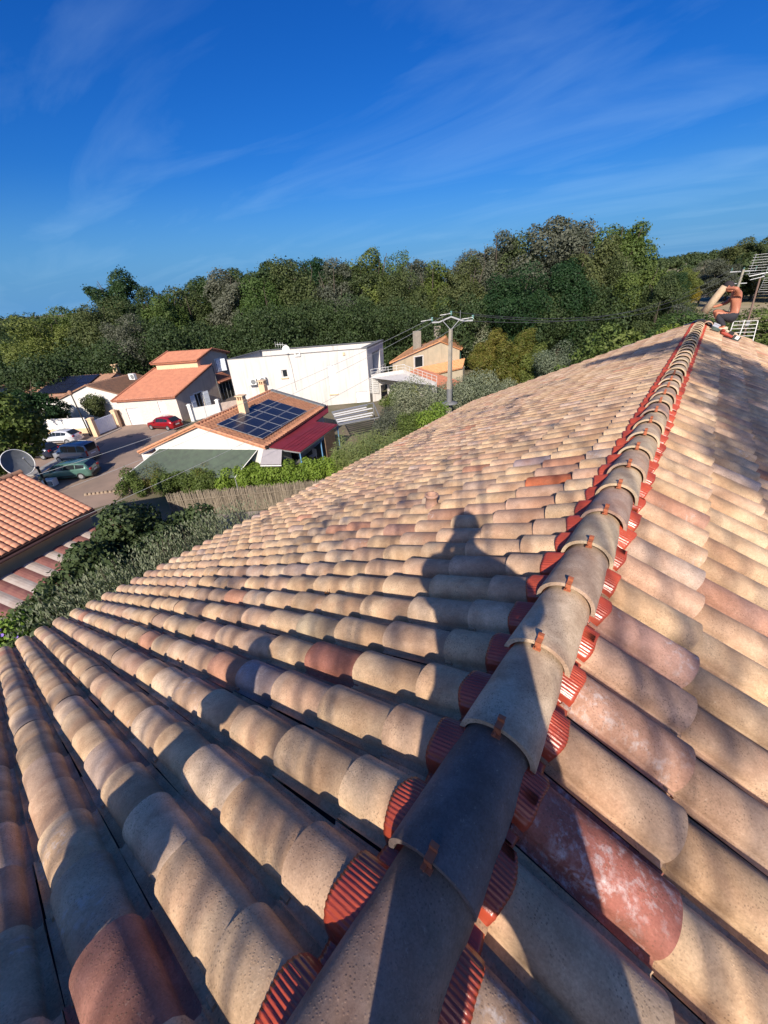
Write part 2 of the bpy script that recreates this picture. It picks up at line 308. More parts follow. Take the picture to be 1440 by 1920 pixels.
# dry field beyond the roof
FM = mat('dry_field', (.36,.28,.175), 1, .15, .12, (.20,.18,.09))
sheet('field', [(-30,75),(60,75),(90,330),(-20,330)], G+.03, FM)
sheet('meadow', [(-60,330),(90,330),(120,420),(-60,420)], G+.03, mat('green_meadow', (.10,.13,.035), 1, .2, .05))
# far hill
def hill():
    xs = np.linspace(-330, 520, 60); ys = np.linspace(420, 1250, 24); rows = []
    for y in ys:
        row = []
        for x in xs:
            e = min(1, (y-420)/350.); s = 1/(1+math.exp(-(x+20)/120))
            h = e*e*(3-2*e)*(14+16*s)+1.5*math.sin(x*.02+y*.01)*e
            row.append((x, y, G-.5+h))
        rows.append(row)
    mb = MB(); mb.grid(rows); return tag(mb.build('hill', mat('hill_scrub', (.10,.11,.055), 1, .25, .02, (.24,.20,.13))), kind='structure')
hill()

# ------------------------------------------------------------------ roofed house in front
TH = .4084; CT, ST, TT = math.cos(TH), math.sin(TH), math.tan(TH)
S = .2167; PX = .331; HB = .135
YMIN, YMAX = -2.4, 14.2
house = empty('tiled_house', (0, 0, G), 'house carrying the large sand coloured canal tile roof with its ridge in the foreground', 'house')
def slope(side, s, v, n):   # s: slope distance from crest, v along ridge, n normal height
    sg = -1 if side == 'L' else 1
    x = sg*(s*CT+n*ST); z = -HB - s*ST + n*CT
    return x, v, z
PAL = [((.56,.395,.235), .34), ((.50,.365,.235), .20), ((.52,.345,.235), .20), ((.39,.265,.20), .10), ((.60,.46,.33), .08), ((.48,.20,.13), .014), ((.43,.34,.31), .025), ((.44,.26,.195), .05)]
pw = np.array([p[1] for p in PAL]); pw = pw/pw.sum()
def pick_tint(rng):
    i_ = rng.choice(len(PAL), p=pw); c = np.array(PAL[i_][0])*1.08; mn = np.array((.665,.505,.36)); c = (mn+(c-mn)*(.62 if i_ != 5 else .7))*rng.uniform(.88, 1.1)+np.array((.02,.008,.0)); return np.append(c, rng.random())
def tile_template(nb):
    th = np.linspace(0, math.pi, nb+1)
    prof = []                                       # (v/w, n/h)
    for a in th:
        c, s_ = math.cos(a), math.sin(a); prof.append((-np.sign(c)*abs(c)**.92, s_**.85))
    return prof
def tile_arrays(L, nb=12, ns=3, wl=.086, wu=.075, hl=.080, hu=.067, thk=.012, wing=True, seed=0):
    """returns (s,v,n) verts (s from 0 at the lower end to -L), quads, uv, smooth flags"""
    prof = tile_template(nb); V = []; F = []; UV = []; SM = []
    st = np.linspace(0, 1, ns+1); half = S/2-.001
    def ring(t, off=0, dn=0):
        w = wl+(wu-wl)*t-off; h = hl+(hu-hl)*t-off; out = []
        if wing: out += [(-half, .004+dn), (-(half+w)/2-.004, -.004+dn), (-w-.002, .0+dn)]
        out += [(p[0]*w, p[1]*h+dn) for p in prof]
        if wing: out += [(w+.002, .0+dn), ((half+w)/2+.004, -.004+dn), (half, .004+dn)]
        return out
    n = len(ring(0)); lift = lambda t: .022*(1-t)+.004
    def add(rows, ts, sm=True, ss=None):
        b = len(V)
        for r, t in zip(rows, ts):
            for k, (v, nn) in enumerate(r): V.append((-(ss[len(V) % 1] if False else t)*L, v, nn)); UV.append((t, k/(n-1)))
        for a in range(len(rows)-1):
            for k in range(n-1): F.append((b+a*n+k, b+a*n+k+1, b+(a+1)*n+k+1, b+(a+1)*n+k)); SM.append(sm)
    rows = [[(v, nn+lift(t)) for v, nn in ring(t)] for t in st]; add(rows, st)
    r0 = rows[0]; r1 = [(v, nn+lift(0)) for v, nn in ring(0, thk, -.0)]; r1 = [(v, nn-(thk if (k < 3 or k >= n-3) and wing else 0)) for k, (v, nn) in enumerate(r1)]
    add([r0, r1], [0, 0], False)
    add([r1, r1], [0, .14], True)
    if wing:   # locating lug beside the barrel near the upper end
        b = len(V); t0, t1 = .86, .97; w = wu; v0, v1 = -w-.022, -w+.004; n0, n1 = .002, .026
        P = [(-t0*L, v0, n0), (-t1*L, v0, n0), (-t1*L, v1, n0), (-t0*L, v1, n0), (-t0*L-.006, v0+.005, n1), (-t1*L+.006, v0+.005, n1), (-t1*L+.006, v1, n1), (-t0*L-.006, v1, n1)]
        V.extend(P); UV.extend([(.9, .1)]*8)
        for q in ((4,5,6,7),(0,1,5,4),(1,2,6,5),(2,3,7,6),(3,0,4,7)): F.append(tuple(b+k for k in q)); SM.append(False)
    return np.array(V, float), np.array(F), np.array(UV, float), np.array(SM, bool)
TGEO = {(nb, L): tile_arrays(L, nb) for nb in (18, 9) for L in (.405,)}
def place_tile(side, s_end, yc, geo, rng, lift=0., smin=None):
    V, F, UV, SM = geo; V = V.copy()
    if smin is not None:                          # cut at the ridge
        V[:, 0] = np.maximum(V[:, 0], smin-s_end)
    a = rng.normal(0, .006); s0, v0 = V[:, 0].copy(), V[:, 1].copy()
    V[:, 0] = s0*math.cos(a)-v0*math.sin(a)+rng.normal(0, .003); V[:, 1] = s0*math.sin(a)+v0*math.cos(a)+rng.normal(0, .0018)
    V[:, 2] += lift+abs(rng.normal(0, .0015))+rng.normal(0, .01)*V[:, 0]
    s, v, n = V[:, 0]+s_end, V[:, 1]+yc, V[:, 2]
    sg = -1 if side == 'L' else 1
    W = np.stack([sg*(s*CT+n*ST), v, -HB-s*ST+n*CT], -1)
    F2 = F if side == 'R' else F[:, ::-1]
    return W, F2, UV, SM
SPECIAL = {('L',4,2):(.40,.17,.12), ('L',3,3):(.36,.31,.32), ('L',14,1):(.55,.17,.08), ('R',3,0):(.40,.15,.115), ('L',-1,1):(.38,.19,.15), ('L',15,1):(.52,.34,.25), ('L',5,3):(.50,.40,.27),
           ('R',13,0):(.54,.31,.22), ('R',5,0):(.50,.30,.22), ('R',7,0):(.52,.31,.24), ('L',18,4):(.52,.28,.19), ('L',17,2):(.37,.31,.33), ('L',11,4):(.48,.28,.21), ('L',12,3):(.50,.30,.21), ('R',10,1):(.48,.28,.21)}
tiles = []
NL, NR = 19, 21
for side, nrow, x0 in (('L', NL, .312), ('R', NR, .455)):
    for j in range(int(YMIN/S), int(YMAX/S)+1):
        for k in range(nrow):
            if side == 'L' and k == 0 and j > 30 and False: continue
            x = x0+PX*k; tiles.append((side, j, k, x/CT, j*S))
def dist_t(t):
    sd, j, k, s, y = t; p = Vector(slope(sd, s-.17, y, .05)); d = p-CAM; z = d.dot(Fv)
    if z < .05: return 1e3+d.length
    px = d.dot(Rv)/z*FPX; py = d.dot(Uv)/z*FPX
    if abs(px) > 860 or abs(py) > 1120: return 1e3+d.length
    return d.length
tiles.sort(key=dist_t)
CUTS = [(-.02*1, 0)]
bulkV, bulkF, bulkUV, bulkSM, bulkT = [], [], [], [], []; off = 0
used = 0
for idx, (side, j, k, s, y) in enumerate(tiles):
    rng = np.random.default_rng((j+100)*977+k*31+(5 if side == 'L' else 0))
    near = idx < 290
    nb = 18 if near else 9
    lift = 0.
    if side == 'L':
        xr = 2.60+.098*j; kk = int((xr-.312)/PX)+1
        if k == kk: lift = -.004
        if k == kk+1: lift = .012
        if k == 0: lift = -.004
    W, F, UV, SM = place_tile(side, s, y, TGEO[(nb, .405)], rng, lift, .05)
    c = pick_tint(rng)
    if (side, j, k) in SPECIAL: c[:3] = SPECIAL[(side, j, k)]; c[3] = .93 if side == 'R' or k == 3 else .5
    # one tint for the whole tile
    T = np.tile(c, (len(W), 1))
    if near:
        me = npmesh('roof_tile', W-np.array([0, 0, G]), F, SM, uv=UV, tint=T)
        o = link('roof_tile', me, MT['splash'] if (side, j, k) == ('R', 3, 0) else MT['tile'], house)
        if (side, j, k) == ('R', 3, 0): o['label'] = 'red tile splashed with white lime'
    else:
        bulkV.append(W-np.array([0, 0, G])); bulkF.append(F+off); bulkUV.append(UV); bulkSM.append(SM); bulkT.append(T); off += len(W)
o = link('roof_tiles', npmesh('roof_tiles', np.concatenate(bulkV), np.concatenate(bulkF), np.concatenate(bulkSM), uv=np.concatenate(bulkUV), tint=np.concatenate(bulkT)), MT['tile'], house); o['kind'] = 'stuff'
# deck under the tiles, walls, fascia
EL, ER = .312+PX*18, .455+PX*20
mb = MB()
for sg, E_ in ((-1, EL), (1, ER)):
    for (z0, z1) in ((-.02, -.10),):
        a = Vector((0, YMIN, -HB+z0)); b = Vector((0, YMAX-.05, -HB+z0)); c = Vector((sg*(E_-.06), YMAX-.05, -HB-(E_-.06)*TT+z0)); d = Vector((sg*(E_-.06), YMIN, -HB-(E_-.06)*TT+z0))
        mb.poly([a, b, c, d]); w = Vector((0,0,-.1)); mb.poly([a+w, b+w, c+w, d+w][::-1])
        mb.poly([d, c, c+w, d+w]); mb.poly([b, c, c+w, b+w]); mb.poly([a, d, d+w, a+w])
mb.build('roof_deck', mat('roof_underlay', (.035,.037,.05), .9, .1, 5), house)
mb = MB(); wz = lambda x: -HB-abs(x)*TT-.13
XL, XR = -EL+.45, ER-.45; Y0, Y1 = YMIN+.3, YMAX-.4
mb.poly([(XL,Y0,G),(XL,Y1,G),(XL,Y1,wz(XL)),(XL,Y0,wz(XL))]); mb.poly([(XR,Y0,G),(XR,Y0,wz(XR)),(XR,Y1,wz(XR)),(XR,Y1,G)])
for y in (Y0, Y1): mb.poly([(XL,y,G),(XR,y,G),(XR,y,wz(XR)),(0,y,wz(0)),(XL,y,wz(XL))])
mb.build('wall', MT['cream'], house)
mb = MB(); mb.tube([(-EL-.06, YMIN, -HB-EL*TT-.09), (-EL-.06, YMAX, -HB-EL*TT-.09)], .06, 10); mb.build('gutter', MT['lead'], house)
# glossy closure rolls pressed over the barrels
def closure(side):
    st_ = .0027; ny = int((YMAX-YMIN)/st_); ys = np.linspace(YMIN, YMAX, ny); W = []
    se = (.138 if side == 'R' else .152); ss = [.0, .06, .12, se-.012, se, se+.0006]; s_end = (.455 if side == 'R' else .312)/CT
    rel_ = (ys+S/2) % S - S/2; rng = np.random.default_rng(8)
    for i, s in enumerate(ss):
        t = max(0, (s_end-s)/.405); w = .086-.011*t+.007; h = .080-.013*t+.006; q = np.clip(np.abs(rel_)/w, 0, 1); n = h*np.power(np.maximum(0, 1-q**2.3), .42)
        n = n + .022*(1-t)+.007 + .0019*np.sin(ys*2*math.pi/.0112+.5*np.sin(ys*31)) - (.010 if i == 5 else 0)
        n = np.maximum(n, .018-(.008 if i == 5 else 0))
        sv = s+(.005*np.sin(ys*9)+.004*np.sin(ys*47))*(1 if i > 2 else 0)
        sg = -1 if side == 'L' else 1
        W.append(np.stack([sg*(sv*CT+n*ST), ys, -HB-sv*ST+n*CT], -1))
    V = np.concatenate(W)-np.array([0,0,G]); a = np.arange(ny-1); F = np.concatenate([np.stack([a+i*ny, a+1+i*ny, a+1+(i+1)*ny, a+(i+1)*ny], -1) for i in range(len(ss)-1)])
    if side == 'L': F = F[:, ::-1]
    link('closure_strip', npmesh('closure_strip', V, F, True), MT['closure'], house)
closure('L'); closure('R')
# ridge tiles, each with its clip
RT = [(.45,.36,.25), (.43,.35,.245), (.48,.375,.27), (.42,.33,.25), (.46,.365,.25), (.40,.30,.225)]
def ridge_tile(n):
    rng = np.random.default_rng(500+n); e, y0 = .367, .7245; ylip = y0+n*e-.03; L = .455; nb, ns = 20, 4
    st = [0, .02, .3, .65, 1]; V = []; F = []; UV = []; SM = []; th = np.linspace(-.06, math.pi+.06, nb+1); sh = rng.normal(0, .003); tw = rng.normal(0, .008)
    def ring(t, off=0):
        w = .118-.020*t-off; h = .112-.014*t-off; zt = .004-.028*t; out = []
        for a in th: out.append((-w*math.cos(a)+sh+tw*t, ylip+t*L, zt-.112+(.112-.112)+h*math.copysign(abs(math.sin(a))**.9, math.sin(a))+(.0 if t else 0)))
        return out
    def add(rows, ts, sm):
        b = len(V); m = nb+1
        for r, t in zip(rows, ts):
            for k, p in enumerate(r): V.append(p); UV.append((t*.1, k/nb))
        for a in range(len(rows)-1):
            for k in range(nb): F.append((b+a*m+k, b+(a+1)*m+k, b+(a+1)*m+k+1, b+a*m+k+1)); SM.append(sm)
    rows = [ring(t) for t in st]; add(rows, st, True); inn = ring(0, .016); add([inn, rows[0]], [0, 0], False)
    inn2 = [(p[0], p[1]+.12, p[2]) for p in inn]; add([inn2, inn], [0, 0], True)
    c = np.array(RT[rng.integers(len(RT))])*rng.uniform(1.2, 1.38)
    if n == -1: c = np.array((.20,.165,.155))
    if n == -2: c = np.array((.30,.22,.17))
    if n in (4, 10): c = np.array((.44,.32,.26))
    al = rng.random()*.78
    if n == -1: al = .9
    me = npmesh('ridge_tile', np.array(V)-np.array([0,0,G]), np.array(F), np.array(SM), uv=np.array(UV), tint=np.tile(np.append(c, al), (len(V), 1)))
    o = link('ridge_tile', me, MT['tile'], house)
    mb = MB(); y = ylip; z = .006; x = sh
    mb.pbox((x-.010, y-.007, z-.022), (.020,0,0), (0,.003,0), (0,0,.026)); mb.pbox((x-.010, y-.007, z+.002), (.020,0,0), (0,.026,0), (0,0,.003))
    mb.pbox((x-.010, y+.016, z+.005), (.020,0,0), (0,.003,0), (0,0,.012)); mb.pbox((x-.010, y+.016, z+.016), (.020,0,0), (0,.012,0), (0,0,.003))
    mb.pbox((x-.013, y-.018, z-.026), (.026,0,0), (0,.014,.0), (0,0,.004)); mb.pbox((x-.006, y-.020, z-.024), (.005,0,0), (0,.012,0), (0,0,.010))
    if n < 16: cl = mb.build('clip', MT['clip']); cl.location = (0,0,-G); cl.parent = o
for n in range(-8, 34): ridge_tile(n)
# dark bands painting the gap shade where both tile fields meet, left slope
GAP_SHADE = mat('painted_gap_shade', (.03,.022,.02), .9, .1, 20)
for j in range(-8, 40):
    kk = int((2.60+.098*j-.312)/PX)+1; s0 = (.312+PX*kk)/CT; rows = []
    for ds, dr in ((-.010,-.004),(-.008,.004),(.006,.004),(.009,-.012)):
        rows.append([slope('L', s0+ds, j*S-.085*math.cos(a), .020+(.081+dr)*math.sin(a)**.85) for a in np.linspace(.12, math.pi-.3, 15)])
    mb = MB(); mb.grid(rows); mb.build('gap_shade_band', GAP_SHADE, house)
# terracotta vent tile
def vent():
    c = Vector(slope('L', 1.44/CT, 2.817, .07)); mb = MB(); prof = [(.075,-.03),(.060,0),(.055,.06),(.052,.10),(.064,.105),(.064,.125),(.050,.13),(.044,.125),(.044,.04)]
    rows = [[(c.x+r*math.cos(a), c.y+r*math.sin(a), c.z+h) for a in np.linspace(0, 2*math.pi, 25)[:-1]] for r, h in prof]; mb.grid(rows, 0, True, True)
    mb.poly([(c.x+.044*math.cos(a), c.y+.044*math.sin(a), c.z+.05) for a in np.linspace(0, 2*math.pi, 17)[:-1]], 0)
    o = mb.build('vent_pipe', mat('old_vent_clay', (.47,.27,.19), .85, .2, 30, (.30,.19,.15), bmp=.4, bscale=90), house)
vent()
# open end of the ridge: mortar bedding and loose red closure
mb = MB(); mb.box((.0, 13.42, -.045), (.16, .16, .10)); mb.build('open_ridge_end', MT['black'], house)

# ------------------------------------------------------------------ generic building bits
def V3(p, z): return Vector((p[0], p[1], z))
def wall(mb, A, u, L, z0, z1, op=(), inward=None, depth=.16, gable=None, mi=0):
    """vertical wall A..A+uL with openings (s0,s1,za,zb) and reveals"""
    A = Vector((A[0], A[1], 0)); u = Vector((u[0], u[1], 0)); iv = Vector((inward[0], inward[1], 0))*depth
    P = lambda s, z: A+u*s+Vector((0,0,z))
    ss = sorted({0, L, *[o[0] for o in op], *[o[1] for o in op]}); zs = sorted({z0, z1, *[o[2] for o in op], *[o[3] for o in op]})
    for a, b in zip(ss, ss[1:]):
        for c, d in zip(zs, zs[1:]):
            if any(o[0] <= (a+b)/2 <= o[1] and o[2] <= (c+d)/2 <= o[3] for o in op): continue
            mb.poly([P(a,c), P(b,c), P(b,d), P(a,d)], mi)
    for s0, s1, a, b in op:
        for p, q in (((s0,a),(s1,a)), ((s1,a),(s1,b)), ((s1,b),(s0,b)), ((s0,b),(s0,a))): mb.poly([P(*p), P(*q), P(*q)+iv, P(*p)+iv], mi)
    if gable: mb.poly([P(*g) for g in gable], mi)
def window(root, A, u, inward, s0, s1, za, zb, frame='whitec', depth=.12, bars=1, pane='glass', surround=None):
    A = Vector((A[0], A[1], 0)); u = Vector((u[0], u[1], 0)); iv = Vector((inward[0], inward[1], 0)); o = A+u*s0+iv*depth+Vector((0,0,za)); W = s1-s0; H = zb-za; z = Vector((0,0,1)); f = .06
    mb = MB()
    mb.pbox(o, u*W, iv*.05, z*f); mb.pbox(o+z*(H-f), u*W, iv*.05, z*f); mb.pbox(o+z*f, u*f, iv*.05, z*(H-2*f)); mb.pbox(o+u*(W-f)+z*f, u*f, iv*.05, z*(H-2*f))
    for k in range(bars): mb.pbox(o+u*(W*(k+1)/(bars+1)-f/2)+z*f-iv*.004, u*f, iv*.05, z*(H-2*f))
    w = mb.build('window', MT[frame], root)
    mb = MB(); q = o+iv*.03; mb.poly([q+u*f+z*f, q+u*(W-f)+z*f, q+u*(W-f)+z*(H-f), q+u*f+z*(H-f)])
    g = mb.build('pane', MT[pane]); g.location = -Vector(root.location); g.parent = w
    if surround:
        mb = MB(); q = o-iv*(depth+.02)-u*.12-z*.12; a = .12
        mb.pbox(q, u*(W+.24), iv*.04, z*a); mb.pbox(q+z*(H+.12), u*(W+.24), iv*.04, z*a); mb.pbox(q+z*a, u*a, iv*.04, z*H); mb.pbox(q+z*a+u*(W+a), u*a, iv*.04, z*H)
        sr = mb.build('surround', MT[surround]); sr.location = -Vector(root.location); sr.parent = w
    return w
def shutter(root, P, dirv, H, W, m='shutterw', th=.04, nrm=(0,0,0)):
    dirv = Vector((dirv[0], dirv[1], 0)); nr = Vector((-dirv.y, dirv.x, 0)); P = Vector(P); mb = MB(); mb.pbox(P, dirv*W, nr*th, Vector((0,0,H)))
    for f in (.18, .5, .82): mb.pbox(P-nr*.012+Vector((0,0,H*f)), dirv*W, nr*(th+.024), Vector((0,0,.07)))
    return mb.build('shutter', MT[m], root)
def corr_roof(root, a, b, c, d, m, ncol, nrow, amp=.035, name='roof_tiles', thick=.12):
    """a,b eave ends; d,c top ends. rippled, stepped roof surface plus slab"""
    a, b, c, d = map(Vector, (a, b, c, d)); nrm = (b-a).cross(d-a).normalized(); nrm *= 1 if nrm.z > 0 else -1; mb = MB(); K = 4
    V = []; F = []; na = ncol*K+1; rng = np.random.default_rng(3); js = rng.normal(0, .004, (nrow, ncol))
    for r in range(nrow):
        for e in (0, 1):
            t = (r+e)/nrow
            p0 = a.lerp(d, t); p1 = b.lerp(c, t)
            for i in range(na):
                q = p0.lerp(p1, i/(na-1)); hgt = amp*max(0, math.sin(math.pi*2*i/K))*1.0 + amp*.5*abs(math.sin(math.pi*i/K)); V.append(tuple(q+nrm*(hgt+(.028 if e == 0 else .0)+js[r, min(ncol-1, i//K)])-rel_origin(root)))
    for r in range(nrow):
        for i in range(na-1):
            x = (2*r)*na+i; F.append((x, x+1, x+na+1, x+na))
            if r < nrow-1: y = (2*r+1)*na+i; F.append((y, y+1, y+na+1, y+na))
    for i in range(na-1): pass
    o = link(name, npmesh(name, V, F, False), MT[m], root); o['kind'] = 'stuff'
    mb = MB(); w = -nrm*thick; e = nrm*-.004; P = [a+e, b+e, c+e, d+e]; mb.poly(P); mb.poly([p+w for p in P][::-1])
    for i in range(4): mb.poly([P[i], P[i]+w, P[(i+1) % 4]+w, P[(i+1) % 4]])
    mb.build('roof_slab', MT[m], root)
def rel_origin(root): return Vector(root.location)
def verge_tiles(root, a, b, m, n, r=.10):
    a, b = Vector(a), Vector(b)
    for k in range(n):
        p = a.lerp(b, k/n); q = a.lerp(b, (k+1.12)/n); mb = MB(); mb.tube([p, q], [r, r*.8], 8); mb.build('verge_tile', MT[m], root)
def chimney(root, x, y, z0, z1, w, dd, rz, m='cream', cap=True):
    mb = MB(); mb.box((x, y, (z0+z1)/2), (w, dd, z1-z0), 0, rz); c = mb.build('chimney', MT[m], root)
    if cap:
        mb = MB(); 
        for i in (-1, 1): mb.box((x+i*w*.36*math.cos(rz), y+i*w*.36*math.sin(rz), z1+.13), (w*.16, dd*.9, .26), 0, rz)
        mb.box((x, y, z1+.13), (w*.12, dd*.9, .26), 0, rz); mb.box((x, y, z1+.30), (w*1.15, dd*1.15, .08), 0, rz)
        k = mb.build('chimney_cap', MT[m]); k.location = -Vector(root.location); k.parent = c
    return c
vv = Vector((-.361, .9326, 0)); 

# ---- house one: terracotta two-level house with stone facing
def house_one():
    A = Vector((-47.83,16.53,0)); B = Vector((-42.96,20.44,0)); u = (B-A).normalized(); L = (B-A).length; v = vv; z = Vector((0,0,1))
    r = empty('stone_faced_house', (-45.4,18.5,G), 'two-level house with worn terracotta roofs, pale stone front and beige gable behind the red car', 'house')
    op = [(.68,2.0,G,-8.22), (4.2,4.95,-9.0,-7.72)]
    mb = MB(); wall(mb, A, u, L, G, -7.3, op, v); mb.build('front_wall', MT['stone'], r)
    mb = MB(); mb.pbox(V3(A+u*.68+v*.12, G+.01), u*1.32, v*.05, z*1.77); 
    d = mb.build('garage_door', MT['shutterw'], r)
    mb = MB(); mb.box(tuple(V3(A+u*1.7+v*.10, G+.9)), (.1,.04,.03), 0, .66); h = mb.build('handle', MT['grey']); h.location = -r.location; h.parent = d
    for s0 in (4.22, 4.59): shutter(r, V3(A+u*s0+v*.06, -9.0), u, 1.26, .35)
    mb = MB(); mb.pbox(V3(A+u*4.1-v*.06, -9.08), u*.95, v*.12, z*.08); mb.build('sill', MT['whitec'], r)
    # gable wall (along v from B)
    op = [(2.75,4.05,-9.4,-7.75)]
    mb = MB(); wall(mb, B, v, 7.2, G, -7.3, op, -u, gable=[(0,-7.3),(7.2,-7.3),(7.2,-5.35),(6.8,-5.35)]); mb.build('gable_wall', MT['beige'], r)
    window(r, B, v, -u, 2.75, 4.05, -9.4, -7.75, bars=1, surround='whitec')
    shutter(r, V3(B+v*2.05+u*.05, -9.4), v, 1.62, .68); shutter(r, V3(B+v*4.15+u*.10, -9.4), (v+u*.25).normalized(), 1.62, .68)
    mb = MB(); mb.pbox(V3(A-v*.02+u*0, -7.34), u*(L+.05), v*.1, z*.1); mb.build('gutter', MT['whitec'], r)
    # lower roof
    e = .28; a = V3(A-u*.25-v*e, -7.34); b = V3(B+u*.12-v*e, -7.34); c = V3(B+u*.12+v*6.8, -5.26); d2 = V3(A-u*.25+v*6.8, -5.26)
    corr_roof(r, a, b, c, d2, 'terra', 30, 20); verge_tiles(r, b+z*.06, c+z*.06, 'terra', 20); verge_tiles(r, a+z*.06, d2+z*.06, 'terra', 20)
    # upper block
    Bi = B-u*1.2; Ai = A+u*.35
    mb = MB(); wall(mb, Ai+v*6.3, (Bi-Ai).normalized(), (Bi-Ai).length, -6.2, -4.62, (), v); mb.build('upper_front_wall', MT['cream'], r)
    mb = MB(); wall(mb, Bi+v*6.3, v, 5.8, G, -4.64, [(3.3,4.55,-6.5,-5.1)], -u, gable=[(0,-4.64),(5.8,-4.64),(2.9,-3.86)])
    wall(mb, Ai+v*6.3, v, 5.8, G, -4.64, (), u, gable=[(0,-4.64),(5.8,-4.64),(2.9,-3.86)]); wall(mb, Ai+v*12.1, (Bi-Ai).normalized(), (Bi-Ai).length, G, -4.64, (), -v)
    wall(mb, A, v, 6.9, G, -7.3, (), u, gable=[(0,-7.3),(6.9,-7.3),(6.8,-5.35)]); mb.build('wall', MT['beige'], r)
    mb = MB(); mb.pbox(V3(Bi+v*6.28+u*.02, -6.2), u*.06, v*.45, z*1.5); mb.build('corner_pier', MT['cream'], r)
    window(r, Bi+v*6.3, v, -u, 3.3, 4.55, -6.5, -5.1, bars=1, surround='whitec')
    shutter(r, V3(Bi+v*9.62+u*.1, -6.5), v, 1.4, .62); shutter(r, V3(Bi+v*10.3+u*.1, -6.5), (v*.5+u*.87).normalized(), 1.4, .62)
    p = Ai-u*.35+v*6.0; q = Bi+u*.25+v*6.0; 
    corr_roof(r, V3(p,-4.66), V3(q,-4.66), V3(q+v*3.2,-3.78), V3(p+v*3.2,-3.78), 'terra', 24, 9)
    corr_roof(r, V3(q+v*6.4,-4.66), V3(p+v*6.4,-4.66), V3(p+v*3.2,-3.785), V3(q+v*3.2,-3.785), 'terra', 24, 9)
    verge_tiles(r, V3(q,-4.6), V3(q+v*3.2,-3.72), 'terra', 9); verge_tiles(r, V3(q+v*6.4,-4.6), V3(q+v*3.2,-3.72), 'terra', 9); verge_tiles(r, V3(p,-4.6), V3(p+v*3.2,-3.72), 'terra', 9)
    # veranda with small tiled roof and dark glazing
    corr_roof(r, V3(B+v*7.1+u*.35,-7.4), V3(B+v*10.3+u*.35,-7.4), V3(B+v*10.3-u*1.2,-6.62), V3(B+v*7.1-u*1.2,-6.62), 'terra', 14, 6)
    mb = MB(); o = V3(B+v*7.25+u*.02, -9.6)
    for k in range(5): mb.pbox(o+v*(k*.66), v*.06, -u*.05, z*2.1)
    mb.pbox(o, v*2.7, -u*.05, z*.08); mb.pbox(o+z*2.02, v*2.7, -u*.05, z*.08)
    w = mb.build('veranda_frame', MT['grey'], r)
    mb = MB(); mb.poly([o-u*.03, o-u*.03+v*2.7, o-u*.03+v*2.7+z*2.05, o-u*.03+z*2.05]); g = mb.build('pane', MT['glass']); g.location = -r.location; g.parent = w
    mb = MB(); mb.pbox(V3(B+v*7.2+u*.04, G), v*3.2, -u*.18, z*.4); mb.pbox(V3(B+v*7.18+u*.05, -9.95), v*.12, -u*.1, z*2.5); mb.build('veranda_base', MT['beige'], r)
    mb = MB(); mb.tube([V3(B+v*7.0+u*.06,-5.4), V3(B+v*7.0+u*.06,-7.2), V3(B+v*7.1+u*.06,-9.9)], .045, 6); mb.build('drain_pipe', MT['lead'], r)
house_one()
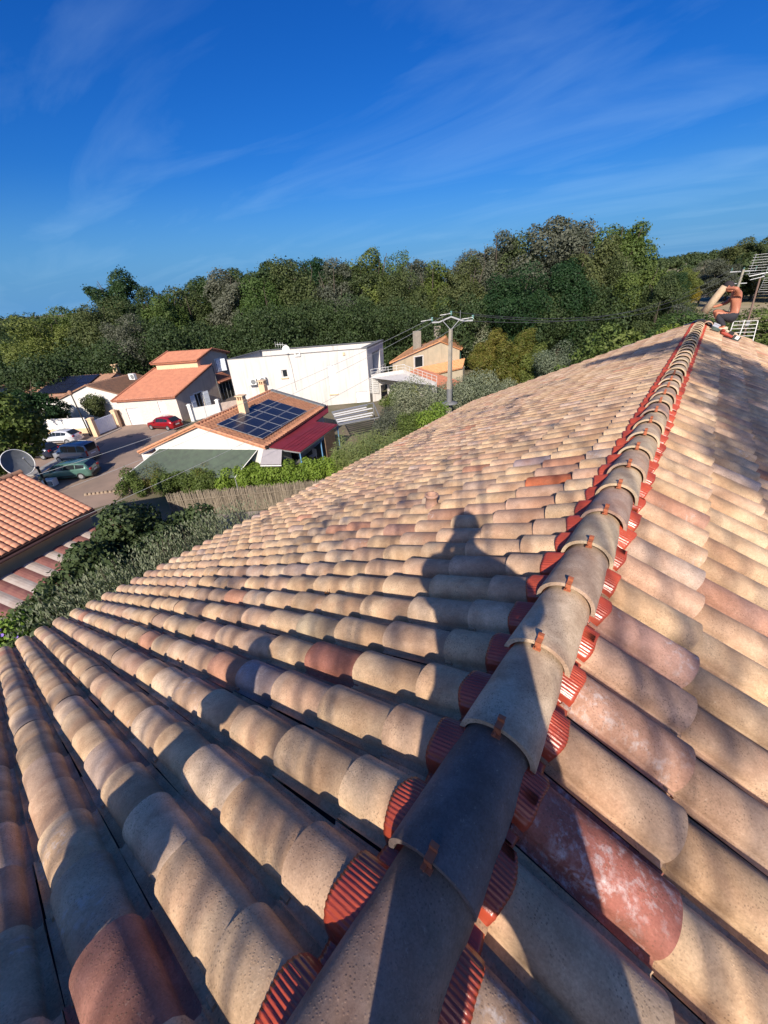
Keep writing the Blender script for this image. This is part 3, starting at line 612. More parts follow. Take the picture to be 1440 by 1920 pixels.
# garden gate beside house one
def pillar(root, x, y, h, w=.42, m='cream', z0=G):
    mb = MB(); mb.box((x, y, z0+h/2), (w, w, h), 0, .66); mb.box((x, y, z0+h+.04), (w*1.25, w*1.25, .09), 0, .66); mb.box((x, y, z0+h+.11), (w*.8, w*.8, .06), 0, .66); mb.build('pillar', MT[m], root)
def gates():
    z = Vector((0,0,1))
    r = empty('driveway_gate', (-47.1,14.5,G), 'wide white sliding gate between cream pillars left of the stone faced house', 'gate')
    a = Vector((-46.5,13.25,0)); b = Vector((-47.75,15.9,0)); u = (b-a).normalized(); L = (b-a).length
    mb = MB(); mb.pbox(V3(a+u*.3, G+.08), u*(L-.6), Vector((-u.y,u.x,0))*.05, z*1.45); mb.build('panel', MT['shutterw'], r)
    for k in range(9):
        mb = MB(); mb.pbox(V3(a+u*(.3+k*(L-.62)/9), G+.09)+Vector((u.y,-u.x,0))*.012, u*((L-.62)/9-.02), Vector((-u.y,u.x,0))*.012, z*1.42); mb.build('board', MT['shutterw'], r)
    for p in (a, b): pillar(r, p.x, p.y, 1.75)
    r = empty('garden_gate', (-41.3,23.2,G), 'white double garden gate with pillars right of the red car', 'gate')
    a = Vector((-42.35,20.9,0))+vv*.3; u = Vector((.35,.93,0)).normalized(); a = Vector((-41.9,21.3,0)); b = Vector((-41.0,23.6,0)); u = (b-a).normalized(); L = (b-a).length
    mb = MB(); mb.pbox(V3(a, G+.05), u*(L/2-.02), Vector((-u.y,u.x,0))*.05, z*1.3); mb.build('leaf', MT['whitec'], r)
    mb = MB(); mb.pbox(V3(a+u*(L/2+.01), G+.05), u*(L/2-.02), Vector((-u.y,u.x,0))*.05, z*1.3); mb.build('leaf', MT['whitec'], r)
    pillar(r, *(a-u*.2).xy, 1.7, .34, 'whitec'); pillar(r, *(b+u*.2).xy, 1.7, .34, 'whitec')
    r = empty('pink_garden_wall', (-40,25,G), 'pinkish rendered low wall right of the white garden gate', 'wall')
    mb = MB(); mb.pbox((-40.9,24.0,G), (1.9,5.2,0), (-.15,.05,0), (0,0,1.35)); mb.build('render', mat('pink_render', (.55,.44,.38), .9), r)
    r = empty('boundary_wall', (-50,12,G), 'white boundary wall with peach base behind the white hatchback', 'wall')
    a = Vector((-47.9,13.3,0)); u = Vector((-.83,-.55,0)).normalized(); n = Vector((-u.y,u.x,0))
    mb = MB(); mb.pbox(V3(a, G), u*7.5, n*.2, z*.7); mb.build('base_wall', MT['cream'], r)
    for k in range(3):
        mb = MB(); mb.pbox(V3(a+u*(2.5*k+.01)+n*.03, G+.7), u*2.46, n*.14, z*1.05); mb.build('panel', MT['whitec'], r)
    r = empty('fence_panel', (-48,16.3,G), 'tan wooden fence panel between gate pillar and stone faced house', 'fence')
    for k in range(3):
        mb = MB(); mb.pbox((-47.95+.0*k, 16.1+.16*k, G), (-.02,.145,0), (-.05,-.02,0), (0,0,1.7)); mb.build('board', mat('tan_board', (.42,.27,.16), .8), r)
gates()

# ---- solar house
def solar_house():
    u = Vector((-.933,-.36,0)).normalized(); Cc = Vector((-21.2,14.82,0)); v = vv; z = Vector((0,0,1)); L = 9.0; D_ = 9.6; zr = -6.0; ze = -7.3; zl = -7.8
    r = empty('solar_roof_house', (-25,18,G), 'low white house with orange tiled roof, solar panels and maroon porch roof', 'house')
    mb = MB(); wall(mb, Cc, u, L, G, -7.84, (), v, gable=[(0,-7.84),(0,ze-.1),(4.75,zr-.1),(L,zl),(L,-7.84)])
    wall(mb, Cc, v, D_, G, ze-.1, [(3.2,4.4,G,-7.9),(5.4,6.6,-9,-7.9)], u); wall(mb, Cc+u*L, v, D_, G, zl, (), -u); wall(mb, Cc+v*D_, u, L, G, -7.84, (), -v, gable=[(0,-7.84),(0,ze-.1),(4.75,zr-.1),(L,zl),(L,-7.84)])
    mb.build('wall', MT['white'], r)
    mb = MB(); mb.pbox(V3(Cc+v*3.2+u*.15, G), v*1.2, u*.03, z*2.1); mb.pbox(V3(Cc+v*5.4+u*.15, -9), v*1.2, u*.03, z*1.1); mb.build('window', MT['glass'], r)
    o = .18
    pk = V3(Cc+u*4.75-v*o, zr); pk2 = V3(Cc+u*4.75+v*(D_+.1), zr); e1 = V3(Cc-u*.2-v*o, ze-.05); e2 = V3(Cc-u*.2+v*(D_+.1), ze-.05); w1 = V3(Cc+u*10.5-v*o, -8.15); w2 = V3(Cc+u*10.5+v*(D_+.1), -8.15)
    corr_roof(r, e1, e2, pk2, pk, 'terra_h', 30, 14, .07); corr_roof(r, w2, w1, pk, pk2, 'terra_h', 30, 16, .07)
    verge_tiles(r, e1+z*.05, pk+z*.05, 'terra_h', 13); verge_tiles(r, w1+z*.05, pk+z*.05, 'terra_h', 15); verge_tiles(r, pk+z*.07, pk2+z*.07, 'terra_h', 24, .11)
    mb = MB(); t = (e2-pk2); mb.pbox(pk2+z*.02-v*.1, t, v*.45, z*.12); mb.build('grey_verge', MT['lead'], r)
    # solar panels 5 x 3
    sl_ = (e1-pk); nn = v.cross(sl_).normalized(); nn *= 1 if nn.z > 0 else -1
    P0 = V3(Vector((-24.35,14.14,0)), -6.2); sd = sl_.normalized(); base = pk+sd*1.05+v*.75+nn*.14; W, H = 1.62, 1.02
    for i in range(5):
        for k in range(3):
            q = base+v*(i*(W-.24))+sd*(k*1.16); pw_, ph = W-.28, 1.12
            mb = MB(); mb.pbox(q, v*pw_, sd*ph, nn*.035); p_ = mb.build('solar_panel', MT['metal'], r)
            f = .035; c = [q+v*f+sd*f+nn*.038, q+v*(pw_-f)+sd*f+nn*.038, q+v*(pw_-f)+sd*(ph-f)+nn*.038, q+v*f+sd*(ph-f)+nn*.038]
            me = npmesh('cell_glass', [tuple(x-r.location) for x in c], [(0,1,2,3)], False, uv=[(0,0),(1,0),(1,1),(0,1)]); g = link('cell_glass', me, MT['solar']); g.parent = p_
    # chimneys, wall AC units
    chimney(r, -25.87, 17.0, -6.5, -5.25, .55, .5, .37); chimney(r, -29.3, 21.6, -6.6, -5.3, .55, .5, .37)
    # porch roof of maroon sheets
    mr = [V3((-21.43,14.86),-7.38), V3((-19.6,16.4),-7.95), V3((-21.5,22.2),-7.95), V3((-23.25,21.5),-7.75), V3((-24.3,24.1),-7.75), V3((-25.1,24.9),-7.42)]
    mb = MB(); mb.poly(mr); mb.poly([p-z*.06 for p in mr][::-1])
    for i in range(6): mb.poly([mr[i], mr[i]-z*.06, mr[(i+1) % 6]-z*.06, mr[(i+1) % 6]])
    pr = mb.build('porch_roof', MT['maroon'], r)
    for k in range(9):
        a = mr[0].lerp(mr[1], (k+.5)/9); b = a+(mr[2]-mr[1])*(1 if k > 3 else 1.35)
        if k > 3: mb = MB(); mb.tube([a+z*.012, b+z*.012], .014, 5); s_ = mb.build('seam', MT['maroon']); s_.location = -r.location; s_.parent = pr
    mb = MB(); mb.pbox(mr[1]-z*.14, mr[0]-mr[1]-z*0, v*.06, z*.12); mb.pbox(mr[1]-z*.14, mr[2]-mr[1], u*.06, z*.1); mb.build('porch_gutter', MT['metal'], r)
    for p, q in ((mr[1], .12), (mr[1].lerp(mr[2], .5), .12), (mr[2], .12), (mr[0].lerp(mr[1], .35), .12)):
        mb = MB(); mb.tube([p+u*.1+v*.1-z*.1, V3(p+u*.1+v*.1, G)], .05, 8); mb.build('porch_post', MT['blue'], r)
    mb = MB(); mb.pbox(V3(mr[2].lerp(mr[1], .12), G), (mr[1]-mr[2])*.28, u*.06, z*1.95); mb.build('porch_screen', MT['wood'], r)
    # green shade net over the yard below the gable
    t0 = V3(Cc+u*8.6-v*.03,-7.83); t1 = V3(Cc+u*.7-v*.03,-7.5); b1 = V3((-23.6,13.66),-8.9); b0 = V3((-30.13,9.13),-8.9); rows = []
    t1 = V3(Cc+u*.5-v*.03,-7.55); b1 = V3(Cc+u*1.6-v*1.6,-8.95); b0 = V3(Cc+u*9.6-v*3.0,-8.95)
    for i in range(9):
        a = t0.lerp(b0, i/8); b = t1.lerp(b1, i/8); rows.append([a.lerp(b, k/16)+z*(-.06*math.sin(math.pi*i/8)*math.sin(math.pi*k/16)) for k in range(17)])
    mb = MB(); mb.grid(rows); mb.grid([[p-z*.01 for p in q] for q in rows[::-1]]); mb.build('shade_net', MT['awn'], r)
    mb = MB(); mb.tube([t0, t1], .03, 6); mb.tube([b1, t1], .025, 6); mb.tube([b0, t0], .03, 6); mb.build('net_bar', MT['whitec'], r)
    for p in (b0, b1): mb = MB(); mb.tube([p, V3(p, G)], .04, 6); mb.build('net_post', MT['metal'], r)
    # grey awning
    a = V3(Cc-v*.1+u*.05,-7.5); b = V3(Cc-u*1.05+v*.35,-7.65); c = b+Vector((.35,-.55,-.75)); d = a+Vector((.25,-.65,-.78))
    mb = MB(); mb.poly([a,b,c,d]); mb.poly([p-z*.02 for p in (a,b,c,d)][::-1]); mb.poly([d,c,c-z*.18,d-z*.18]); mb.poly([d-z*.18,c-z*.18,c-z*.0,d-z*.0]); mb.build('awning', MT['awng'], r)
    mb = MB(); mb.tube([d-z*.1, c-z*.1], .035, 6); mb.build('awning_bar', MT['whitec'], r)
    # small lean-to left end
    p = V3(Cc+u*9.1+v*.1,-8.2); mb = MB(); mb.pbox(p-z*1.8, u*1.5, v*2.5, z*1.6); mb.build('lean_to_wall', MT['white'], r)
    # shaded terrace furniture
    for k, (dx_, dy_) in enumerate(((-20.9,17.4),(-21.6,19.2))):
        t = empty('garden_table' if k == 0 else 'garden_chair', (dx_, dy_, G), ('round grey table under the maroon porch roof', 'white plastic chair under the maroon porch roof')[k], ('table', 'chair')[k])
        mb = MB()
        if k == 0: mb.tube([(dx_,dy_,G+.7),(dx_,dy_,G+.74)], .5, 16); mb.build('tabletop', MT['metal'], t); mb = MB(); mb.tube([(dx_,dy_,G),(dx_,dy_,G+.7)], .05, 8); mb.build('leg', MT['metal'], t)
        else:
            mb.box((dx_,dy_,G+.43),(.45,.45,.04)); mb.build('seat', MT['whitec'], t); mb = MB(); mb.box((dx_,dy_+.22,G+.68),(.45,.04,.48)); mb.build('backrest', MT['whitec'], t)
            for i in (-1,1):
                for q in (-1,1): mb = MB(); mb.tube([(dx_+i*.2,dy_+q*.2,G),(dx_+i*.18,dy_+q*.18,G+.42)], .02, 6); mb.build('leg', MT['whitec'], t)
MT['terra_h'] = mat('orange_house_roof', (.56,.27,.15), .85, .18, 2.5, (.42,.19,.11), bmp=.3)
solar_house()
def ac_unit(x, y, z, rz, label):
    r = empty('air_conditioner', (x, y, z), label, 'air conditioner', 'air conditioners behind the solar roof', rz)
    mb = MB(); mb.box((0,0,.32),(.85,.32,.64)); mb.build('casing', MT['whitec'], r, False)
    mb = MB(); mb.tube([(.12,-.165,.32),(.12,-.185,.32)], .25, 20); mb.build('fan_grille', MT['grey'], r, False)
# pergola frame with loose white boards
def pergola():
    r = empty('pergola', (-23,26,G), 'metal pergola frame with loose white and grey boards beside the maroon roof', 'pergola'); z = Vector((0,0,1))
    a = V3((-24.4,24.6),-7.9); b = V3((-22.9,28.6),-7.9); c = V3((-19.9,25.6),-8.1); d = V3((-21.6,22.4),-8.1)
    for p, q in ((a,b),(b,c),(c,d),(d,a)):
        mb = MB(); mb.tube([p,q], .05, 6); mb.build('beam', MT['grey'], r)
    for p in (b,c): mb = MB(); mb.tube([p, V3(p,G)], .05, 6); mb.build('post', MT['grey'], r)
    for k in range(7):
        t = (k+.5)/7; p = a.lerp(d,t); q = b.lerp(c,t); f = random.uniform(.75,1); w = (d-a).normalized()*.24
        mb = MB(); mb.pbox(p+z*.05, (q-p)*f, w, z*.03); mb.build('board', MT['whitec' if k % 3 else 'metal'], r)
pergola()
# ---- white flat-roofed building
def white_building():
    z = Vector((0,0,1)); a = Vector((-39.6,25.35,0)); b = Vector((-29.0,35.65,0)); u = (b-a).normalized(); L = (b-a).length; v = vv; zt = -4.28; k_ = (1.1-zt)/(5.1)
    r = empty('white_flat_roofed_building', (-35,33,G), 'large white flat-roofed building with stained render behind the solar roof house', 'building')
    op = [(5.35,5.95,-6.55,-5.75),(10.35,11.15,-8.75,-5.7),(13.2,14.5,G,-9.2+.4)]
    mb = MB(); wall(mb, a, u, L, G, zt, op, v); 
    op2 = [(1.9,5.0,-7.35,-5.0)]
    wall(mb, b, v, 6.6, G, zt+.02, op2, -u, depth=.9)
    wall(mb, a, v, 6.6, G, zt, (), u); wall(mb, a+v*6.6, u, L, G, zt, (), -v)
    mb.build('wall', MT['wbwall'], r)
    mb2 = MB(); mb2.poly([V3(a,zt-.75), V3(b,zt-.75), V3(b+v*6.6,zt-.75), V3(a+v*6.6,zt-.75)]); mb2.build('flat_roof', mat('roof_gravel', (.16,.155,.15), .95, .2, 3), r)
    mb = MB(); mb.pbox(V3(a-u*.04-v*.04,zt), u*(L+.08), v*.25, z*.05); mb.pbox(V3(a+u*.0+v*.22,zt), u*.25, v*6.3, z*.05); mb.pbox(V3(a-u*.04+v*6.4,zt), u*(L+.08), v*.25, z*.05); mb.build('coping', MT['lead'], r)
    mb = MB(); mb.pbox(V3(b-u*.55-v*.06,zt), u*.65, v*6.8, z*.14); mb.build('parapet_cap', MT['lead'], r)
    window(r, a, u, v, 5.35, 5.95, -6.55, -5.75, 'whitec', bars=0)
    mb = MB(); mb.pbox(V3(a+u*10.35+v*.06,-8.75), u*.8, v*.04, z*3.05)
    s_ = mb.build('roller_shutter', MT['shutterw'], r)
    for k in range(16):
        mb = MB(); mb.pbox(V3(a+u*10.37+v*.045,-8.73+k*.19), u*.76, v*.02, z*.17); q = mb.build('slat', MT['shutterw']); q.location = -r.location; q.parent = s_
    mb = MB(); mb.pbox(V3(a+u*10.25-v*.12,-8.87), u*1.0, v*.2, z*.1); mb.build('sill', MT['cream'], r); mb = MB(); mb.pbox(V3(a+u*5.25-v*.12,-6.67), u*.8, v*.2, z*.1); mb.build('sill', MT['cream'], r)
    mb = MB(); mb.pbox(V3(a+u*13.2+v*.1,G), u*1.3, v*.04, z*1.2); mb.build('garage_door', MT['shutterw'], r)
    mb = MB(); mb.pbox(V3(b+v*1.9-u*.9,-7.35), v*3.1, u*.04, z*2.35); mb.build('balcony_door', MT['grey'], r)
    mb = MB(); mb.box(tuple(V3(a+u*12.3-v*.06,-4.62)), (.22,.12,.3), 0, .77); mb.build('wall_lamp', MT['cream'], r)
    # terrace: parapet wall with openings and rail
    t0 = b+u*.02; tc_ = Vector((-27.1,39.6,0)); t1 = Vector((-19.7,34.7,0)); tw = (tc_-t0); tl = tw.length; tw.normalize(); n1 = Vector((tw.y,-tw.x,0))
    t0 = b+Vector((.35,.05,0)); 
    mb = MB(); wall(mb, t0, tw, tl, G, -7.0, [(1.1,2.1,G,-8.3),(2.9,3.7,G,-8.1)], -n1, depth=.3)
    w2 = (t1-tc_); l2 = w2.length; w2.normalize(); wall(mb, tc_, w2, l2, G, -7.0, [(1.0,2.4,G,-8.2),(3.2,5.0,G,-8.2)], Vector((w2.y,-w2.x,0)), depth=.3)
    mb.poly([V3(t0,-7.35), V3(t1,-7.35), V3(tc_,-7.35)]); mb.build('terrace_wall', MT['wbwall'], r)
    for P, w_, l_ in ((t0, tw, tl), (tc_, w2, l2)):
        n = int(l_/1.0)
        mb = MB(); mb.tube([V3(P,-6.45), V3(P+w_*l_,-6.45)], .025, 6); mb.tube([V3(P,-6.75), V3(P+w_*l_,-6.75)], .018, 6)
        for k in range(n+1): mb.tube([V3(P+w_*(l_*k/n),-7.0), V3(P+w_*(l_*k/n),-6.45)], .02, 6)
        mb.build('railing', MT['whitec'], r)
    # lattice panel and stair rail
    mb = MB(); o = V3(b-n1*0+Vector((.15,-.1,0)),-9.0); dd = tw*.0+Vector((.75,.55,0))
    for k in range(9):
        s0 = k/8; mb.pbox(o+dd*s0*1.0, dd*.03, Vector((.03,-.03,0)), z*1.7)
    for k in range(9): mb.pbox(o+z*(k*.2), dd*1.0, Vector((.03,-.03,0)), z*.03)
    mb.build('lattice', MT['whitec'], r)
    mb = MB(); bo = V3(b+v*1.7+u*.05,-7.5); mb.pbox(bo, v*3.4, u*.5, z*.14)
    mb.build('balcony_slab', MT['wbwall'], r)
    mb = MB()
    for k in range(2): mb.tube([bo+u*.5+z*(.45+.35*k), bo+u*.5+v*3.4+z*(.45+.35*k)], .02, 6)
    for k in range(4): mb.tube([bo+u*.5+v*(k*1.13), bo+u*.5+v*(k*1.13)+z*.8], .02, 6)
    mb.build('railing', MT['whitec'], r)
    # things on the roof edge
    def at(s, z_): return V3(a+u*s+v*.1, z_)
    d = empty('satellite_dish', tuple(at(6.35,-4.3)), 'white satellite dish above the parapet of the white building', 'satellite dish')
    aim = Vector((.5,-.8,.35)).normalized(); s1 = aim.orthogonal().normalized(); s2 = aim.cross(s1); dc = at(6.35,-3.72)-v*.3
    mb = MB(); rows = [[dc+(s1*math.cos(t)+s2*math.sin(t))*(.40*q)+aim*(.10*q*q) for t in np.linspace(0,2*math.pi,21)[:-1]] for q in (.02,.4,.75,1)]
    mb.grid(rows,0,True,True); mb.grid([[p-aim*.02 for p in q] for q in rows[::-1]],0,True,True); mb.build('reflector', MT['whitec'], d)
    mb = MB(); mb.tube([at(6.35,-4.3), at(6.35,-3.75)], .03, 6); mb.tube([at(6.35,-3.95), at(6.35,-3.8)+Vector((.15,-.45,0))], .015, 5); mb.build('arm', MT['metal'], d)
    d = empty('television_aerial', tuple(at(6.0,-4.3)), 'spiky television aerial on the white building parapet', 'aerial')
    mb = MB(); m0 = at(6.05,-3.3); mb.tube([at(6.35,-4.3), at(6.3,-3.2)], .02, 6); mb.build('mast', MT['metal'], d)
    mb = MB(); e_ = m0-u*.75+Vector((0,0,.12)); mb.tube([m0+u*.2, e_], .018, 5)
    for k in range(4):
        p = m0.lerp(e_, k/3); mb.tube([p+z*.26-u*.12, p-z*.26-u*.12], .016, 4); mb.tube([p+v*.3, p-v*.3], .012, 4)
    mb.build('yagi', MT['whitec'], d)
    d = empty('roof_vent', tuple(at(7.3,-4.3)), 'small white box vent beside the dish on the white building', 'vent')
    mb = MB(); mb.box(tuple(at(7.3,-4.02)), (.6,.5,.12), 0, .77); mb.box(tuple(at(7.08,-4.2)), (.12,.45,.5), 0, .77); mb.box(tuple(at(7.55,-4.2)), (.12,.45,.5), 0, .77); mb.box(tuple(at(7.3,-4.45)),(.6,.45,.12),0,.77); mb.build('cowl', MT['whitec'], d)
    mb = MB(); mb.tube([at(6.4,-4.3)-v*.14, at(6.55,-5.6)-v*.13, at(6.65,-8.0)-v*.13], .02, 5); mb.build('cable', MT['grey'], r)
    for k, s in enumerate((2.35,3.35)):
        p = a+u*s-v*.45; ac_unit(p.x, p.y, (-6.95,-6.85)[k], .77, ('left air conditioning unit on the white building wall above the solar roof', 'right air conditioning unit on the white building wall above the solar roof')[k])
white_building()
# ---- yellow farmhouse
def yellow_house():
    z = Vector((0,0,1)); l = Vector((-28.6,39.8,0)); r_ = Vector((-25.4,50.6,0)); u = (r_-l).normalized(); L = (r_-l).length; ze = -6.2; zp = -4.85
    dv = (Vector((-32.2,68,0))-r_); Dp = dv.length; v = dv.normalized()
    r = empty('yellow_farmhouse', (-30,52,G), 'old yellowish house with bright orange roof and green shutters right of the white building', 'house')
    mb = MB(); wall(mb, l, u, L, G-1, ze, [(3.4,4.75,-7.45,-6.05+.0)] if False else [(3.4,4.75,-7.5,ze-.02)], v, gable=[(0,ze),(L,ze),(L*.69,zp)])
    wall(mb, r_, v, Dp, G-1, ze, [(1.5,3.3,-8.6,-6.6),(6.5,8.3,-8.6,-6.6),(11.5,13.3,-8.6,-6.6)], -u); wall(mb, l, v, Dp, G-1, ze, (), u); wall(mb, l+v*Dp, u, L, G-1, ze, (), -v, gable=[(0,ze),(L,ze),(L*.69,zp)])
    mb.build('wall', MT['yhwall'], r)
    window(r, l, u, v, 3.4, 4.75, -7.5, ze-.02, 'whitec', bars=0, surround='whitec')
    for s in (1.5, 6.5, 11.5):
        window(r, r_, v, -u, s, s+1.8, -8.6, -6.6, 'whitec', bars=1)
        for d_ in (-1.0, 1.85): shutter(r, V3(r_+v*(s+d_)+u*.06, -8.6), v, 2.0, .95, 'green_sh', -.05)
    pk = l+u*(L*.69); o = .3
    corr_roof(r, V3(r_+u*.5-v*o,ze-.1), V3(r_+u*.5+v*Dp,ze-.1), V3(pk+v*Dp,zp+.06), V3(pk-v*o,zp+.06), 'terra_o', 36, 10, .05)
    corr_roof(r, V3(l-u*.4+v*Dp,ze-.1), V3(l-u*.4-v*o,ze-.1), V3(pk-v*o,zp+.06), V3(pk+v*Dp,zp+.06), 'terra_o', 36, 14, .05)
    chimney(r, *(l+u*3.1+v*3).xy, -6, -3.55, .75, .7, 1.2, 'conc', False); chimney(r, *(l+u*6.0+v*6).xy, -5.6, -3.5, .7, .6, 1.2, 'conc', False)
    # lower wings
    p = l+u*3.4-v*3.2
    corr_roof(r, V3(p,-8.2), V3(p+u*9,-8.2), V3(p+u*9+v*3.1,-7.5), V3(p+v*3.1,-7.5), 'terra_o', 34, 9, .05)
    mb = MB(); mb.pbox(V3(p+v*.3,G-1), u*9, v*2.6, z*2.55); mb.build('annex_wall', MT['yhwall'], r)
    r2 = empty('terrace_roof', (-25,37.5,G), 'reddish tiled terrace roof between the white building rail and the yellow house', 'roof')
    corr_roof(r2, V3((-27.6,40.6),-7.75), V3((-20.0,37.6),-8.3), V3((-19.8,39.8),-7.9), V3((-26.6,42.6),-7.35), 'terra', 22, 6, .05)
yellow_house()
def person_skin(): pass
# ---- near orange roof house at the left
def left_house():
    z = Vector((0,0,1)); Cn = Vector((-18.7,4.15,-6.2)); w = Vector((.31,-.95,0)).normalized(); ap = Vector((-22.0,3.05,-4.85)); sl_ = ap-Cn; nn = w.cross(sl_).normalized(); nn *= 1 if nn.z > 0 else -1
    r = empty('orange_tiled_house', (-21,1,G), 'single-storey house with bright orange tiled roof at the left edge, dish on its corner', 'house')
    ncol = 40; nrow = 15; cw = .235; rl = sl_.length/nrow; sd = sl_.normalized(); base = []
    wv, sv, nv = np.array(w), np.array(sd), np.array(nn)
    th = np.linspace(0, math.pi, 7)
    loc = []; fc = []
    for e in (0, 1):
        for a in th: loc.append((cw*.5-math.cos(a)*cw*.46, e*rl*1.12, .012+(.022 if e == 0 else 0)+math.sin(a)*.065))
    for k in range(6): fc.append((k, k+1, k+8, k+7))
    b = len(loc)
    for a in th: loc.append((cw*.5-math.cos(a)*cw*.38, 0, .0+math.sin(a)*.045))
    for k in range(6): fc.append((b+k, b+k+1, k+1, k))
    loc = np.array(loc); fc = np.array(fc); bV = []; bF = []; off = 0; cnt = 0
    shared = [npmesh('clay_tile', loc@np.array([wv, sv, nv]), fc, False, tint=np.tile([*(np.array((.62,.27,.15))*f), .3], (len(loc),1))) for f in (.85, .95, 1, 1.05, 1.15)]
    for j in range(ncol):
        for k in range(nrow):
            o = np.array(Cn)+wv*(j*cw)+sv*(k*rl)-np.array(r.location)+nv*random.uniform(0,.006)
            if cnt < 290 and j < 20:
                t = link('clay_tile', random.choice(shared), MT['ftile'], r); t.location = o; cnt += 1
            else: bV.append(loc@np.array([wv, sv, nv])+o); bF.append(fc+off); off += len(loc)
    bV = np.concatenate(bV); o = link('clay_tiles', npmesh('clay_tiles', bV, np.concatenate(bF), False, tint=np.tile([.62,.27,.15,.3], (len(bV),1))), MT['ftile'], r); o['kind'] = 'stuff'
    Lr = ncol*cw; n2 = nn*-.02
    mb = MB(); mb.pbox(Cn+n2-nn*.1, w*Lr, sl_, nn*.1); mb.build('roof_slab', MT['brownf'], r)
    mb = MB(); mb.pbox(Cn-sd*.02-nn*.22, w*Lr, -sd*.03, nn*.24); mb.build('fascia', MT['brownf'], r)
    mb = MB(); mb.tube([Cn-sd*.12-nn*.10, Cn+w*Lr-sd*.12-nn*.10], .06, 8); mb.build('gutter', MT['brownf'], r)
    for k in range(16):
        p = ap+w*(k*.42)+nn*.07; mb = MB(); mb.tube([p, p+w*.47], [.12, .10], 8); mb.build('ridge_tile', MT['terra_b'], r)
    # rear slope, walls
    back = Vector((sl_.x, sl_.y, -sl_.z)); mb = MB(); mb.pbox(ap+n2-nn*.1, w*Lr, back, z*.08); mb.build('rear_roof', MT['terra_b'], r)
    f1 = Vector((Cn.x, Cn.y, G))+Vector((sd.x, sd.y, 0))*.5; f2 = Vector((sl_.x*2-sd.x, sl_.y*2-sd.y, 0)); mb = MB()
    mb.pbox(f1, w*Lr, f2, z*(3.7)); mb.poly([f1+z*3.7, f1+f2+z*3.7, f1+f2/2+z*4.85]); mb.build('wall', MT['cream'], r)
    return Cn, w, sl_, ap, sd, nn
MT['ftile'] = mat('orange_clay_tile', (.60,.29,.18), .8, .1, 4, (.50,.22,.135))
LH = left_house()
def near_left_details():
    Cn, w, sl_, ap, sd, nn = LH; z = Vector((0,0,1)); hs_ = Vector((-sd.x, -sd.y, 0)).normalized()
    r = empty('striped_lean_to', (-17.4,2,G), 'low lean-to roof of rusty red and white corrugated sheets under the orange eaves', 'shed')
    a = Vector((Cn.x, Cn.y, -6.95))-w*.9-hs_*.1; n = 26; L = 9.5; run = hs_*1.9+Vector((0,0,-.42))
    red = mat('rusty_red_sheet', (.20,.075,.07), .7, .2, 3, (.30,.14,.11)); wh = mat('dirty_white_sheet', (.47,.41,.37), .7, .15, 3, (.36,.28,.24))
    for k in range(n):
        p = a+w*(k*L/n); mb = MB(); rows = []
        for e in (0,1): rows.append([p+run*e+w*(L/n*i/4)+z*(.03*math.sin(i/4*math.pi)) for i in range(5)])
        mb.grid(rows, 0, False); mb.build('sheet', (red if k % 2 else wh), r)
    mb = MB(); e0 = a+run; mb.pbox(e0-z*.12, w*L, -hs_*.05, z*.1); mb.pbox(V3(a,G), w*L, hs_*.1, z*2.9); mb.build('wall', MT['brownf'], r)
    for k in range(4): mb = MB(); mb.tube([e0+w*(k*3)-z*.05, V3(e0+w*(k*3), G)], .05, 6); mb.build('post', MT['wood'], r)
    # dish
    dc = Vector((-23.0,3.2,-4.65)); aim = Vector((.75,.25,.35)).normalized(); s1 = aim.orthogonal().normalized(); s2 = aim.cross(s1)
    d = empty('large_satellite_dish', (dc.x, dc.y, -5.3), 'large grey satellite dish at the corner of the orange tiled roof', 'satellite dish')
    mb = MB(); rows = [[dc+(s1*math.cos(t)+s2*math.sin(t))*(.60*q)+aim*(.15*q*q) for t in np.linspace(0,2*math.pi,29)[:-1]] for q in (.02,.35,.65,.85,.97)]
    mb.grid(rows,0,True,True); mb.grid([[p-aim*.02 for p in q] for q in rows[::-1]],0,True,True); mb.build('reflector', mat('dull_grey_dish', (.13,.14,.15), .5, .15, 4), d)
    ring = [dc+(s1*math.cos(t)+s2*math.sin(t))*.60+aim*.15 for t in np.linspace(0,2*math.pi,33)]; mb = MB(); mb.tube(ring, .018, 6); mb.build('rim', MT['whitec'], d)
    mb = MB(); mb.tube([dc-aim*.05, (dc.x-.15,dc.y,-5.6)], .04, 6); mb.tube([dc-s2*.5+aim*.1, dc+aim*.7], .02, 6); mb.tube([dc+aim*.7, dc+aim*.85], .04, 8); mb.build('arm', MT['metal'], d)
    r = empty('mast_aerial', (-24.3,2.5,-5), 'tall television aerial mast left of the large satellite dish', 'aerial')
    mb = MB(); b0 = Vector((-23.9,2.7,-5.2)); t0 = Vector((-25.1,1.75,-2.45)); b0 = Vector((-24.6,2.55,-5.4)); t0 = Vector((-24.6,1.75+.1,-2.9)); mb.tube([b0, t0], .03, 6); mb.build('mast', MT['metal'], r)
    mb = MB(); p = t0-z*.15; q0 = p-Vector((.5,.9,.0)); q1 = p+Vector((.5,1.1,.0)); mb.tube([q0,q1], .025, 5)
    for k in range(9): c = q0.lerp(q1,k/8); mb.tube([c+Vector((.35,-.2,0)), c-Vector((.35,-.2,0))], .012, 4)
    mb.build('yagi', MT['metal'], r)
    mb = MB(); p = t0-z*1.2; q0 = p-Vector((.2,.7,.1)); q1 = p; mb.tube([q0,q1], .02, 5)
    for k in range(5): c = q0.lerp(q1,k/5); mb.tube([c+z*.25, c-z*.25], .01, 4)
    mb.build('yagi', MT['metal'], r)
    r = empty('chimney_flue', (-20.8,3.9,-6), 'thin black pipe standing by the orange roof in front of the green car', 'pipe')
